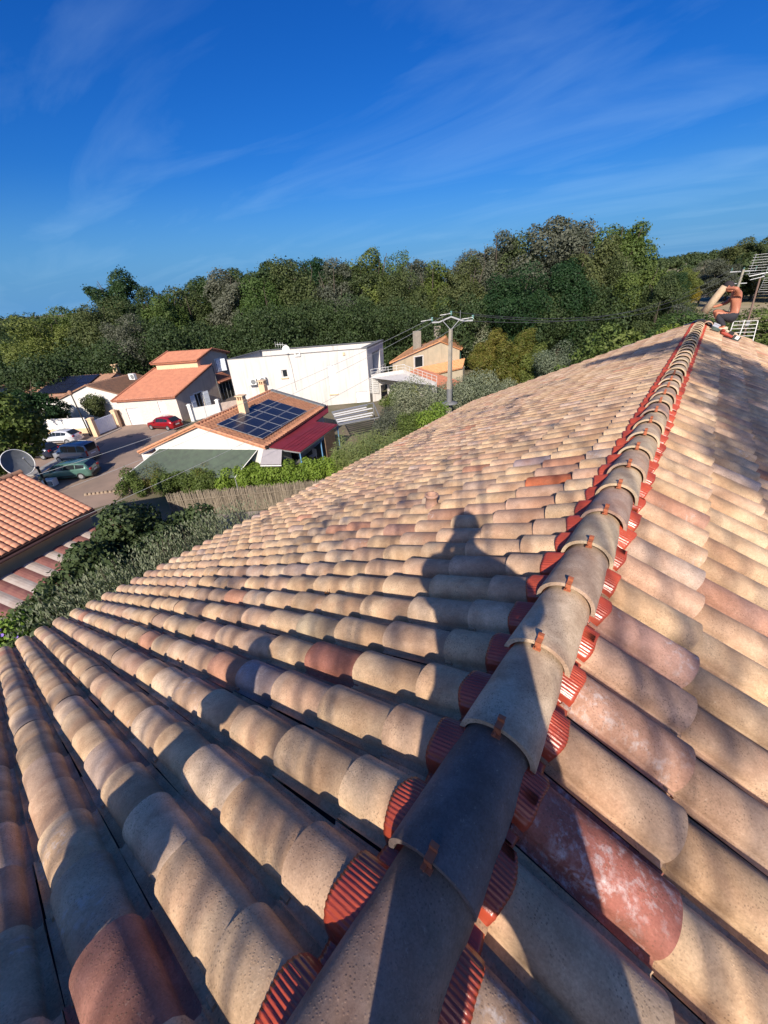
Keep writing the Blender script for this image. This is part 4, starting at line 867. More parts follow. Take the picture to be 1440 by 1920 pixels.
    q = atd(71,878,23.5); mb = MB(); mb.tube([(q.x,q.y,q.z-1.6),tuple(q)], .05, 8); mb.build('pipe', MT['black'], r); mb = MB(); mb.tube([tuple(q),(q.x,q.y,q.z+.08)], .075, 8); mb.build('cap', MT['black'], r)
    r = empty('metal_box', (-30.5,6.2,G), 'small white metal box in front of the green estate car', 'box')
    qx, qy = gh(98,911); mb = MB(); mb.box((qx,qy,G+.3),(.75,.5,.5),0,.7); mb.build('body', MT['whitec'], r); mb = MB(); mb.box((qx+.22,qy-.02,G+.3),(.3,.36,.3),0,.7); mb.build('door', MT['grey'], r)
    r = empty('stone_border', (-30.5,7.6,G), 'low rough stone border at the road edge below the green car', 'wall')
    for k in range(12):
        p = Vector((-31.4,6.9,G)).lerp(Vector((-29.4,9.0,G)), k/11); mb = MB(); s_ = random.uniform(.12,.2); mb.tube([p-z*.05, p+z*s_], [s_*1.1, s_*.7], 6); mb.build('stone', mat('border_stone', (.33,.25,.18), .9) if k == 0 else bpy.data.materials['border_stone'], r)
near_left_details()
# ---- low brown houses beyond the wall
def low_houses():
    z = Vector((0,0,1)); u = Vector((.78,.63,0)); v = vv
    def hip(name, label, c, Lx, Ly, ze, zp, wallm='white', ax=u, ay=v, roof='terra_b', solar=False):
        r = empty(name, (c[0], c[1], G), label, 'house'); c = Vector((c[0], c[1], 0)); a = c-ax*Lx/2-ay*Ly/2
        P = [a, a+ax*Lx, a+ax*Lx+ay*Ly, a+ay*Ly]
        mb = MB()
        for i in range(4): mb.poly([V3(P[i],G), V3(P[(i+1)%4],G), V3(P[(i+1)%4],ze), V3(P[i],ze)])
        mb.poly([V3(P[0],ze), V3(P[3],ze), V3((P[0]+P[3])/2,zp-.1)]); mb.poly([V3(P[1],ze), V3(P[2],ze), V3((P[1]+P[2])/2,zp-.1)])
        mb.build('wall', MT[wallm], r)
        e = .35; q0 = P[0]-ay*e-ax*.2; q1 = P[1]-ay*e+ax*.2; q2 = P[2]+ay*e+ax*.2; q3 = P[3]+ay*e-ax*.2; m0 = (q0+q3)/2; m1 = (q1+q2)/2
        corr_roof(r, V3(q0,ze-.08), V3(q1,ze-.08), V3(m1,zp), V3(m0,zp), roof, int(Lx*3.5), 12); corr_roof(r, V3(q2,ze-.08), V3(q3,ze-.08), V3(m0,zp), V3(m1,zp), roof, int(Lx*3.5), 12)
        window(r, V3(P[0]-ay*.14,0), ax, ay, Lx*.3, Lx*.3+1.1, ze-1.6, ze-.5, bars=1); window(r, V3(P[0]-ay*.14,0), ax, ay, Lx*.7, Lx*.7+1.0, ze-1.6, ze-.5, bars=1)
        if solar:
            s0 = V3(q0,ze).lerp(V3(q1,ze), .35); up = V3(m0,zp)-V3(q0,ze-.08); nn = ax.cross(up).normalized(); nn *= 1 if nn.z > 0 else -1
            for i in range(3):
                for k in range(2):
                    q = s0+ax*(i*1.72)+up*(.12+.4*k)+nn*.12; mb = MB(); mb.pbox(q, ax*1.68, up*.38, nn*.04); mb.build('solar_panel', MT['solar2'], r)
        return r
    MT['solar2'] = mat('black_solar_panel', (.012,.016,.035), .15, .1, 3)
    r = hip('brown_roofed_house', 'low house with brown tiled roof and black solar panels beyond the palm-like tree', (-60.5,17.5), 10, 8, -7.3, -5.75, solar=True)
    chimney(r, -64.5, 16.5, -6.2, -4.9, .5, .5, .6, 'whitec', False); chimney(r, -57.5, 21.2, -6.2, -5.2, .6, .5, .6, 'cream')
    r = hip('long_brown_roofed_house', 'low brown roofed house with grey wall strip just left of the stone faced house', (-54.5,19.2), 6.5, 7, -7.3, -6.0, ax=v, ay=-u, solar=False)
    ac_unit(-51.2, 20.3, -6.1, .3, 'small grey box unit on the brown roof left of the stone faced house')
    hip('edge_house', 'partly visible house with brown roof at the far left edge of the view', (-66.5,8.6), 8, 6, -6.9, -5.8, 'white')
    r = empty('lamp_post', (-47.5,13.0,G), 'dark street lamp post standing beside the driveway gate', 'lamp post')
    mb = MB(); mb.tube([(-47.4,12.95,G),(-47.6,12.9,G+4.1)], [.07,.05], 8); mb.build('pole', MT['black'], r); mb = MB(); mb.tube([(-47.6,12.9,G+4.1),(-47.7,12.9,G+4.35),(-47.75,12.9,G+4.5)], [.16,.24,.05], 10); mb.build('lamp_head', MT['terra_b'], r)
low_houses()

# ------------------------------------------------------------------ cars
def car(name, label, loc, head, L, W, H, prof, color, wb, rough=.25, kind='hatch'):
    """prof: list of (x, belt z, roof z, roof half width factor) from rear (-L/2) to front"""
    hx = Vector((head[0], head[1], 0)).normalized(); rz = math.atan2(hx.y, hx.x)
    r = empty(name, (loc[0], loc[1], G+.005), label, 'van' if kind == 'van' else 'car', rz=rz)
    paint, n, l, b = newmat('paint_'+name); b.inputs['Base Color'].default_value = (*color, 1); b.inputs['Roughness'].default_value = rough; b.inputs['Coat Weight'].default_value = .7; b.inputs['Metallic'].default_value = .25
    nz = noise(n, l, 3, 3); rr = ramp(n, .3, .8, color, tuple(c*.85 for c in color)); l.new(nz.outputs['Fac'], rr.inputs[0]); l.new(rr.outputs[0], b.inputs['Base Color'])
    hw = W/2; rows = []
    for x, be, ro, fw in prof:
        e = min(1, (L/2-abs(x))/.35+.72); w = hw*e; rw = w*fw
        zt = ro; ring = [(x, -rw*.55, zt), (x, -rw*.92, zt-.03), (x, -rw, zt-.08), (x, -w*.98, be), (x, -w, be-.12), (x, -w, .48), (x, -w*.97, .26), (x, -w*.80, .2)]
        ring = ring+[(p[0], -p[1], p[2]) for p in ring[::-1]]; rows.append(ring)
    mb = MB(); mb.grid(rows, 0, True, True); mb.poly(rows[0][::-1]); mb.poly(rows[-1])
    body = mb.build('body', paint, r, False)
    # glasshouse panes
    def P(i, side, t):     # between belt and roof on station i
        x, be, ro, fw = prof[i]; e = min(1, (L/2-abs(x))/.35+.72); w = hw*e; a = Vector((x, side*(w*.98+.006), be)); b_ = Vector((x, side*(w*fw+.006), ro-.08)); return a.lerp(b_, t)
    cab = [i for i, p in enumerate(prof) if p[2]-p[1] > .3]
    for sd in (-1, 1):
        for a, b2 in zip(cab, cab[1:]):
            if b2-a != 1: continue
            q = [P(a, sd, .06), P(b2, sd, .06), P(b2, sd, .92), P(a, sd, .92)]
            c = sum(q, Vector())/4; q = [c+(p-c)*Vector((.92,.92,.92)).x if False else c+(p-c)*.93 for p in q]
            for p in q: p.y += sd*.012
            mb = MB(); mb.poly(q if sd > 0 else q[::-1]); mb.build('side_window', MT['glass'], r, False)
    def topq(i, j, name_, inset=.9, m='glass'):
        a, b2 = prof[i], prof[j]; q = []
        for (x, be, ro, fw), s in ((a,-1),(a,1),(b2,1),(b2,-1)):
            e = min(1, (L/2-abs(x))/.35+.72); q.append(Vector((x, s*hw*e*fw*inset, ro+.008)))
        nn = (q[1]-q[0]).cross(q[3]-q[0]).normalized(); nn *= 1 if nn.z > 0 else -1
        q = [p+nn*.014 for p in q]; mb = MB(); mb.poly(q); return mb.build(name_, MT[m], r, False)
    topq(cab[0]-1, cab[0], 'rear_window'); topq(cab[-1], cab[-1]+1, 'windscreen')
    for sx_ in (-wb/2, wb/2):
        for sd in (-1, 1):
            mb = MB(); y0 = sd*(hw-.2); y1 = sd*(hw+.012); mb.tube([(sx_,y0,.31),(sx_,y1,.31)], .31, 20); w = mb.build('wheel', MT['black'], r, False)
            mb = MB(); mb.tube([(sx_,y1-.02*sd,.31),(sx_,y1+.008*sd,.31)], .19, 14)
            for k in range(5): a = k*2*math.pi/5; mb.pbox((sx_,y1+.006*sd,.31), (.18*math.cos(a),0,.18*math.sin(a)), (-.03*math.sin(a),0,.03*math.cos(a)), (0,.012*sd,0))
            rm = mb.build('rim', MT['metal'], None, False); rm.parent = w
    be = prof[1][1]
    for sd in (-1, 1):
        mb = MB()
        if kind == 'van': mb.box((-L/2-.005, sd*hw*.78, be-.08), (.05,.14,.5))
        else: mb.box((-L/2+.03, sd*hw*.66, be-.10), (.09,.30,.16))
        mb.build('tail_light', MT['taill'], r, False)
        mb = MB(); mb.box((L/2-.06, sd*hw*.62, .66), (.12,.34,.15)); mb.build('headlight', MT['whitec'], r, False)
        mb = MB(); mb.box((prof[cab[-1]][0]+.2, sd*(hw+.08), prof[cab[-1]][1]+.05), (.1,.18,.13)); mb.build('mirror', paint, r, False)
        mb = MB(); mb.box((.0, sd*(hw+.004), .42), (wb-.75,.02,.10)); mb.build('side_moulding', MT['black'], r, False)
    mb = MB(); mb.box((-L/2+.0, 0, .62 if kind != 'van' else .8), (.03,.52,.11)); mb.build('number_plate', MT['whitec'], r, False)
    r.scale = (.88, .88, .88)
    mb = MB(); mb.box((-L/2+.02, 0, .36), (.10, W*.86,.22)); mb.build('bumper', MT['black'] if kind != 'hatch' else paint, r, False)
    return r
MT['taill'] = mat('red_tail_lamp', (.45,.02,.02), .25, .1, 4)
def hatch(L, H): return [(-L/2,.72,.74,.9),(-L/2+.08,.94,.98,.86),(-L/2+.62,.99,H-.13,.74),(-L/2+1.15,.96,H-.02,.72),(-.25,.94,H,.72),(.15,.92,H-.05,.72),(.36,.91,H-.13,.73),(1.0,.92,.97,.86),(L/2-.35,.80,.84,.9),(L/2,.55,.60,.88)]
def estate(L, H): return [(-L/2,.75,.77,.9),(-L/2+.08,.93,.97,.88),(-L/2+.35,.96,H-.1,.8),(-L/2+1.1,.95,H,.78),(-.15,.94,H,.77),(.45,.92,H-.06,.76),(.7,.91,H-.14,.77),(1.3,.93,.97,.88),(L/2-.4,.82,.85,.9),(L/2,.55,.6,.88)]
def vanp(L, H): return [(-L/2,1.0,1.05,.9),(-L/2+.05,1.02,H-.1,.86),(-L/2+.9,1.02,H,.84),(-L/2+1.9,1.0,H,.84),(.45,.98,H-.02,.82),(.75,.98,H-.12,.82),(1.35,1.0,1.06,.88),(L/2-.2,.92,.96,.9),(L/2,.6,.7,.88)]
def vanr(L, H): return [(-L/2,.6,1.0,.92)]+vanp(L,H)[1:]
car('red_hatchback', 'red hatchback parked in front of the stone faced house', (-42.3,18.2), (-.95,-.30), 4.0, 1.72, 1.48, hatch(4.0,1.48), (.32,.008,.015), 2.5)
car('green_estate_car', 'green estate car parked in front of the grey van on the road', (-36.2,7.6), (-.72,-.70), 4.4, 1.75, 1.45, estate(4.4,1.45), (.09,.19,.16), 2.65, kind='estate')
car('silver_van', 'silver grey small van seen from behind near the tree shadow', (-40.2,9.5), (-.90,-.43), 4.0, 1.72, 1.8, vanp(4.0,1.8), (.30,.32,.36), 2.6, kind='van')
car('white_hatchback', 'white hatchback half hidden by the leafy tree, parked by the white wall', (-47.6,10.6), (-.82,-.57), 4.0, 1.72, 1.46, hatch(4.0,1.46), (.72,.74,.78), 2.5)
car('dark_blue_car', 'dark car mostly hidden under the leafy tree left of the silver van', (-44.6,7.9), (-.85,-.5), 4.1, 1.72, 1.46, hatch(4.1,1.46), (.02,.03,.06), 2.5)

# ------------------------------------------------------------------ vegetation
def leaf_faces(P, Nn, size, aspect, rng, tri=False):
    n = len(P); r = rng.normal(size=(n,3)); t = np.cross(Nn, r); t /= np.linalg.norm(t, axis=1, keepdims=True)+1e-9; b = np.cross(Nn, t)
    s = size*rng.uniform(.6, 1.35, (n,1)); a = t*s; c = b*s*aspect
    if tri:
        V = np.stack([P-a*.5-c*.4, P+a*.5-c*.35, P+c*.6], 1).reshape(-1,3); F = np.arange(3*n).reshape(-1,3)
    else:
        V = np.stack([P-a*.5, P-c*.45+Nn*s*.06, P+a*.5, P+c*.45+Nn*s*.06], 1).reshape(-1,3); F = np.arange(4*n).reshape(-1,4)
    return V, F
def crown_mesh(name, rng, lobes, n, size, aspect=.6, tri=True, shell=.72, up=.25):
    """lobes: array of (x,y,z,r)"""
    lobes = np.array(lobes, float); w = lobes[:,3]**2; idx = rng.choice(len(lobes), n, p=w/w.sum())
    d = rng.normal(size=(n,3)); d[:,2] += .15; d /= np.linalg.norm(d, axis=1, keepdims=True)
    rad = lobes[idx,3]*(shell+(1.06-shell)*rng.random(n)**.6)*np.where(rng.random(n) < .12, rng.uniform(1,1.35,n), 1)
    P = lobes[idx,:3]+d*rad[:,None]
    sc_ = np.ptp(lobes[:,2])*.035; P += sc_*np.stack([np.sin(P[:,1]*1.3+P[:,2]*.9), np.sin(P[:,2]*1.1+P[:,0]*1.4), 1.4*np.sin(P[:,0]*1.2+P[:,1]*.8)], -1)
    nn = d*.9+rng.normal(size=(n,3))*.55; nn[:,2] += up; nn /= np.linalg.norm(nn, axis=1, keepdims=True)
    V, F = leaf_faces(P, nn, size, aspect, rng, tri); return npmesh(name, V, F)
def ell_lobes(rng, k, rx, ry, rz, cz, r0, r1):
    out = []
    for _ in range(k):
        d = rng.normal(size=3); d /= np.linalg.norm(d); q = rng.random()**.33*.86
        r = rng.uniform(r0, r1); out.append((d[0]*rx*q, d[1]*ry*q, cz+d[2]*rz*q, r))
    return out
def trunk_mesh(name, rng, H, r, nb=5, spread=2.0):
    mb = MB(); lean = rng.normal(0, .25, 2); pts = [(lean[0]*t*t, lean[1]*t*t, H*.62*t) for t in (0,.3,.6,1)]; mb.tube(pts, [r*1.3, r, r*.8, r*.5], 8)
    for k in range(nb):
        a = rng.uniform(0, 6.28); t = rng.uniform(.4, .95); p = Vector((lean[0]*t*t, lean[1]*t*t, H*.62*t)); q = p+Vector((math.cos(a)*spread*.6, math.sin(a)*spread*.6, H*.16)); e = p+Vector((math.cos(a)*spread, math.sin(a)*spread, H*.34))
        mb.tube([p, q, e], [r*.45, r*.3, r*.12], 6)
    me = bpy.data.meshes.new(name); me.from_pydata(mb.v, [], mb.f); me.polygons.foreach_set('use_smooth', mb.sm); me.update(); return me
# shared crowns for the treeline, unit height 1 -> built at 15 m
CR = []
for k in range(7):
    rng = np.random.default_rng(40+k); k5 = k % 3
    if k5 == 0: lob = ell_lobes(rng, 44, 3.7, 3.7, 6.4, 8.0, .7, 1.8)
    elif k5 == 1: lob = ell_lobes(rng, 36, 3.0, 3.0, 6.8, 8.2, .7, 1.6)
    else: lob = ell_lobes(rng, 48, 4.5, 4.5, 5.8, 8.0, .8, 2.0)
    CR.append((crown_mesh('crown_leaves', rng, lob, 36000, .24, .75, True, .6), trunk_mesh('trunk_wood', rng, 15, .28)))
ALTC = {}
def tree(name, label, x, y, H, lf='dark', var=0, wid=1.0, group=None, rz=None, z0=G, cat='tree'):
    r = empty(name, (x, y, z0), label, cat, group, rz if rz is not None else random.uniform(0, 6.28)); s = H/15.0
    key = (var, lf)
    if key not in ALTC:
        me = CR[var][0].copy(); me.materials.clear(); me.materials.append(LF[lf]); ALTC[key] = me
    o = link('crown', ALTC[key], None, r); o.scale = (s*wid, s*wid, s)
    t = link('trunk', CR[var][1], MT['bark'], r); t.scale = (s, s, s)
    return r
def polar(az, d): return CAM.x+math.sin(R_(az))*d, math.sin(math.radians(90))*math.cos(R_(az))*d
def ptree(name, label, az, el, d, lf='dark', var=0, wid=1.0, group='trees of the wooded bank behind the houses', **kw):
    x, y = polar(az, d); top = CAM.z+d*math.tan(R_(el)); return tree(name, label, x, y, top-G, lf, var, wid, group, **kw)
TL = [
 (-77.2,-.9,95,'dark',1,1.1,'farthest left tree of the wood, small and bluish dark against the sky'),
 (-75.0,-.4,74,'mid',2,1.1,'light olive rounded tree above the house at the far left edge'),
 (-72.6,-.1,76,'mid',0,1.1,'pale olive tree left of the first tall dark trees, above the brown roofs'),
 (-69.9,1.0,72,'dark',2,1.0,'broad dark tree directly above the black solar panels'),
 (-67.2,2.6,80,'fir',1,1.1,'tall pointed dark tree, highest one left of the stone faced house'),
 (-67.6,-.9,66,'grey',2,.9,'silvery grey shrubby tree low behind the brown roofs'),
 (-64.6,1.3,75,'dark',0,1.0,'dark green tree left above the stone faced house roof'),
 (-63.0,.8,72,'mid',1,1.05,'olive tree rising over the upper terracotta roof, left side'),
 (-60.3,1.9,76,'dark',2,.95,'dark bushy tree behind the upper terracotta roof ridge'),
 (-58.2,2.6,80,'fir',0,1.0,'bluish green tall tree behind the upper terracotta gable'),
 (-55.6,2.3,74,'grey',1,1.1,'grey green tree above the left end of the white building'),
 (-54.2,3.3,80,'dark',0,1.0,'dark crown rising above the left end of the white parapet'),
 (-51.5,2.6,70,'mid',2,.9,'mid green tree behind the dish of the white building, left'),
 (-49.4,3.8,76,'dark',1,1.1,'dark oak-like tree right behind the aerial on the white building'),
 (-47.2,4.3,74,'dark',2,.95,'largest dark dense tree above the white building centre'),
 (-44.6,3.7,84,'fir',1,1.0,'blue-green tree just right of the largest dark one above the white parapet'),
 (-42.7,3.2,72,'grey',0,.95,'dull green tree above the tall shutter of the white building'),
 (-40.6,3.0,74,'dark',1,1.0,'dark tree behind the right part of the white parapet'),
 (-38.3,4.0,78,'mid',0,1.0,'bright olive tree left of the yellow house chimneys, tall'),
 (-36.2,4.2,82,'mid',2,.85,'yellowish green tree top behind the right end of the white building'),
 (-34.0,2.6,70,'dark',2,.9,'dark round tree above the two chimneys of the yellow house'),
 (-32.6,3.1,80,'grey',1,1.0,'grey green thin tree above the yellow house roof'),
 (-30.2,2.5,74,'mid',0,.95,'olive tree right behind the utility pole head, left side'),
 (-28.0,3.0,80,'grey',2,.85,'open grey green tree above the utility pole'),
 (-26.2,2.7,72,'dark',0,.95,'dark tree right of the utility pole crossarm'),
 (-24.4,3.8,84,'grey',1,1.0,'tall open tree stepping up toward the highest crown'),
 (-22.2,4.9,84,'grey',0,.9,'tall sparse tree on the left shoulder of the highest crown'),
 (-20.4,2.0,62,'fir',2,1.0,'very dark green dense tree in front of the highest crown'),
 (-19.2,5.3,84,'dark',2,.85,'tall dark tree just left of the highest crown'),
 (-16.2,6.4,82,'grey',0,1.05,'highest open-crowned tree of the whole wood'),
 (-13.9,5.2,82,'grey',2,.8,'tall tree on the right shoulder of the highest crown'),
 (-14.6,2.2,66,'fir',0,.95,'dense deep green tree below the highest crown'),
 (-11.8,3.0,74,'dark',1,1.0,'dark tree filling the dip before the last tall tree'),
 (-9.6,4.8,84,'mid',1,1.0,'last tall tree at the right end of the wood, feathery top'),
 (-8.4,2.2,72,'dark',2,.8,'olive brown tree at the right end of the wood'),
 (-6.9,.9,64,'mid',0,.9,'rounded tree at the right corner of the wood, above the ridge'),
 (-5.0,-1.0,60,'dark',1,.9,'low dark tree behind the bright yellow-green bush'),
]
for i, (az, el, d, lf, vr, wd, lab) in enumerate(TL): ptree('broadleaf_tree', lab, az, el+(.9 if az < -38 else .6), d, lf, (vr+3*(i % 2)) % 7, wd*1.12)
# second rank, seen only as one dark mass
def wood():
    rng = np.random.default_rng(5); V = []; F = []; off = 0
    prof = [(-86,-.8),(-80,-1.0),(-72,-.6),(-66,1.2),(-60,.9),(-54,2.0),(-48,2.8),(-40,2.2),(-33,2.0),(-27,1.8),(-22,2.8),(-16,3.4),(-10,2.6),(-6,.2)]
    for k in range(50):
        az = -86+k*1.62; e = np.interp(az, [p[0] for p in prof], [p[1] for p in prof])-rng.uniform(.6,2.2); d = rng.uniform(84, 100) if k % 2 else rng.uniform(62, 70); e -= 0 if k % 2 else 1.2
        x, y = polar(az, d); H = CAM.z+d*math.tan(R_(e))-G; lob = ell_lobes(rng, 26, 4.6, 4.6, H*.43, H*.5, 1.2, 2.3); n = 5000 if k % 2 else 15000; fs = .45 if k % 2 else .26
        lobes = np.array(lob); w = lobes[:,3]**2; idx = rng.choice(len(lobes), n, p=w/w.sum()); dd = rng.normal(size=(n,3)); dd /= np.linalg.norm(dd, axis=1, keepdims=True)
        P = lobes[idx,:3]+dd*(lobes[idx,3]*(.7+.35*rng.random(n)))[:,None]+np.array([x, y, G]); nn = dd+rng.normal(size=(n,3))*.6; nn /= np.linalg.norm(nn, axis=1, keepdims=True); v_, f_ = leaf_faces(P, nn, fs, .8, rng, True); V.append(v_); F.append(f_+off); off += len(v_)
    o = link('woodland', npmesh('woodland', np.concatenate(V), np.concatenate(F)), LF['dark']); tag(o, 'shadowy woodland mass behind the first row of trees', 'woodland', kind='stuff')
wood()
# far hedgerows and hill woods on the right
def far_wood():
    rng = np.random.default_rng(9); V = []; F = []; off = 0
    def clump(x, y, z0, H, R, n, s):
        nonlocal off
        lob = ell_lobes(rng, 12, R, R, H*.42, H*.5, R*.3, R*.5); lobes = np.array(lob); idx = rng.integers(0, len(lobes), n); dd = rng.normal(size=(n,3)); dd /= np.linalg.norm(dd, axis=1, keepdims=True)
        P = lobes[idx,:3]+dd*(lobes[idx,3]*(.75+.3*rng.random(n)))[:,None]+np.array([x, y, z0]); v_, f_ = leaf_faces(P, dd, s, .8, rng, True); V.append(v_); F.append(f_+off); off += len(v_)
    for k in range(150):
        az = rng.uniform(-9, 9); d = rng.uniform(400, 900); x, y = polar(az, d); e = min(1, (y-420)/350.) if y > 420 else 0; s = 1/(1+math.exp(-(x+20)/120)); z0 = G-.5+e*e*(3-2*e)*(14+16*s)
        clump(x, y, z0-1, rng.uniform(7, 12), rng.uniform(7, 12), 500, 2.2)
    for k in range(60):
        az = -7.5+k*.28; d = rng.uniform(330, 400) if az < 0 else rng.uniform(190, 300); x, y = polar(az, d); clump(x, y, G, rng.uniform(7, 12)+(4 if az > 0 else 0), rng.uniform(5, 8), 900, 1.1)
    for k in range(70):
        az = -100+k*.75; d = rng.uniform(230, 300); x, y = polar(az, d); clump(x, y, G, 11.1+rng.uniform(-1.5, 1.2), rng.uniform(5, 8), 700, 1.2)
    o = link('far_woodland', npmesh('far_woodland', np.concatenate(V), np.concatenate(F)), LF['dark']); tag(o, 'distant wooded hill and hedgerows beyond the dry field', 'woodland', kind='stuff')
far_wood()
for az, el, d, lf, vr, wd, lab in ((-4.3,.2,150,'fir',2,1.2,'dark green tree at the left end of the field hedge'), (-3.1,.3,170,'mid',0,1.2,'mid green tree left of the orange bush beyond the field'),
      (-1.5,1.2,190,'grey',2,1.3,'grey tree at the foot of the hill above the worker'), (.6,2.3,210,'dark',1,1.4,'tall dark tree on the hillside above the worker'), (2.6,2.6,210,'dark',0,1.3,'dark tree on the hillside behind the grid aerial'), (4.2,2.8,200,'grey',2,1.3,'rightmost tree on the hillside at the frame edge'), (-.4,.7,180,'grey',1,1.6,'pale scrubby tree right of the orange bush')):
    ptree('hillside_tree', lab, az, el, d, lf, vr, wd, 'trees beyond the dry field')
x, y = polar(-2.6, 175); tree('autumn_bush', 'round orange and yellow bush at the edge of the dry field', x, y, 7.2, 'orange', 2, 1.5, None, cat='bush')
for az, el, d, lf, lab in ((-3.1,-3.2,70,'grey','dull scrub clump at the near edge of the field, behind the held ridge tile'), (-1.4,-4.2,50,'mid','low green scrub directly left of the worker'), (-4.9,-1.6,85,'dark','dark scrub at the left end of the dry field'), (3.9,-4.0,45,'mid','green scrub right of the aerial mast')):
    x, y = polar(az, d); tree('scrub_bush', lab, x, y, (CAM.z+d*math.tan(R_(el))-G)*1.12, lf, 2, 1.9, 'scrub around the dry field', cat='bush')

for az, d, H, lf, lab in ((3.6,40,6.0,'dark','dark tree at the right frame edge beyond the white rack'), (5.4,34,6.5,'fir','deep green tree cut by the right frame edge'), (-3.6,62,5.5,'grey','dull shrub thicket tree beyond the far ridge end'), (-1.8,80,5.2,'mid','low olive thicket right beside the worker')):
    x, y = polar(az, d); tree('thicket_tree', lab, x, y, H, lf, 2, 1.6)

def shrub(name, label, c, rx, ry, h, lf, n=9000, size=.12, aspect=.6, lob=16, r=(.25,.5), z0=G, cat='shrub', group=None, seed=0, tri=False, stems=True):
    rng = np.random.default_rng(seed or int(abs(c[0]*131+c[1]*17))+3); rt = empty(name, (c[0], c[1], z0), label, cat, group)
    m = min(rx, ry, h); L_ = []
    for _ in range(lob):
        d = rng.normal(size=3); d /= np.linalg.norm(d); q = rng.random()**.4*.8; L_.append((d[0]*rx*q, d[1]*ry*q, h*.52+d[2]*h*.46*q, rng.uniform(*r)*m))
    me = crown_mesh('foliage', rng, L_, n, size, aspect, tri, .65); link('crown', me, LF[lf], rt)
    if stems:
        mb = MB()
        for k in range(5): a = rng.uniform(0,6.28); mb.tube([(0,0,0),(rx*.3*math.cos(a), ry*.3*math.sin(a), h*.4),(rx*.5*math.cos(a), ry*.5*math.sin(a), h*.7)], [.06,.04,.015], 5)
        mb.build('stem', MT['bark'], rt, False)
    return rt
def box_hedge(name, label, a, b, w, h, lf, n, size, seed, cat='hedge', z0=G, wob=.3):
    rng = np.random.default_rng(seed); a = np.array(a, float); b = np.array(b, float); L = np.linalg.norm(b-a); u = (b-a)/L; v = np.array([-u[1], u[0]]); k = int(L/(.45*h))+3; L_ = []
    for i in range(int(k*4.5)):
        t = rng.random(); q = rng.uniform(-.5,.5)*w*.65; zz = rng.uniform(.2,.86)*h; p = a+u*t*L+v*q; L_.append((p[0]-a[0], p[1]-a[1], zz+rng.normal(0,wob*.3), rng.uniform(.22,.36)*h))
    rt = empty(name, (a[0], a[1], z0), label, cat); link('foliage', crown_mesh('foliage', rng, L_, n, size, .55, False, .7), LF[lf], rt)
    mb = MB()
    for i in range(max(4, int(L/1.2))): p = u*(i*1.2); mb.tube([(p[0],p[1],0),(p[0]+.05,p[1],h*.6)], [.05,.02], 5)
    mb.build('stem', MT['bark'], rt, False)
    return rt
# hedge row beyond the reed fence
box_hedge('laurel_hedge', 'bright green laurel hedge below the maroon porch, right half of the hedge row', (-23.2,12.4), (-17.6,18.2), 1.6, 1.5, 'bright', 24000, .15, 61)
box_hedge('wild_hedge', 'wilder olive green hedge below the shade net, left half of the hedge row', (-29.2,8.2), (-23.4,12.2), 1.9, 1.4, 'mid', 20000, .13, 62)
shrub('wispy_shrub', 'wispy brownish shrub against the left side of the shade net', (-27.6,9.9), 1.1, 1.1, 1.9, 'cypress', 1800, .10, .4)
shrub('wispy_shrub', 'wispy shrub in front of the middle of the shade net', (-24.6,12.0), .9, 1.1, 1.9, 'cypress', 1500, .10, .4)
def reed_fence():
    z = Vector((0,0,1)); a = Vector((-22.6,8.5,0)); b = Vector((-14.9,15.4,0)); u = (b-a).normalized(); L = (b-a).length
    r = empty('reed_fence', (-19,11.5,G), 'greyish reed screen fence in front of the hedge', 'fence'); rng = random.Random(4)
    mb = MB(); n = int(L/.035)
    for k in range(n):
        p = V3(a+u*(k*.035+rng.uniform(-.01,.01)), G); h = 1.55+rng.uniform(-.06,.12); mb.pbox(p, u*.022, Vector((-u.y,u.x,0))*.02, z*h+u*rng.uniform(-.03,.03))
    o = mb.build('reed', MT['reed'], r); o['kind'] = 'stuff'
    mb = MB(); mb.pbox(V3(a+Vector((.03,-.03,0)),G+1.1), u*L, Vector((u.y,-u.x,0))*.015, z*.03); mb.pbox(V3(a+Vector((-.06,.05,0)),G), u*L, Vector((-u.y,u.x,0))*.02, z*1.4); mb.build('backing', MT['reed'], r)
reed_fence()
sheet('yard', [(-23,3.5),(-13,3),(-6.3,14),(-14.5,15.4),(-22.6,8.5)], G+.006, mat('pale_yard_slab', (.30,.26,.22), .95, .15, .6))
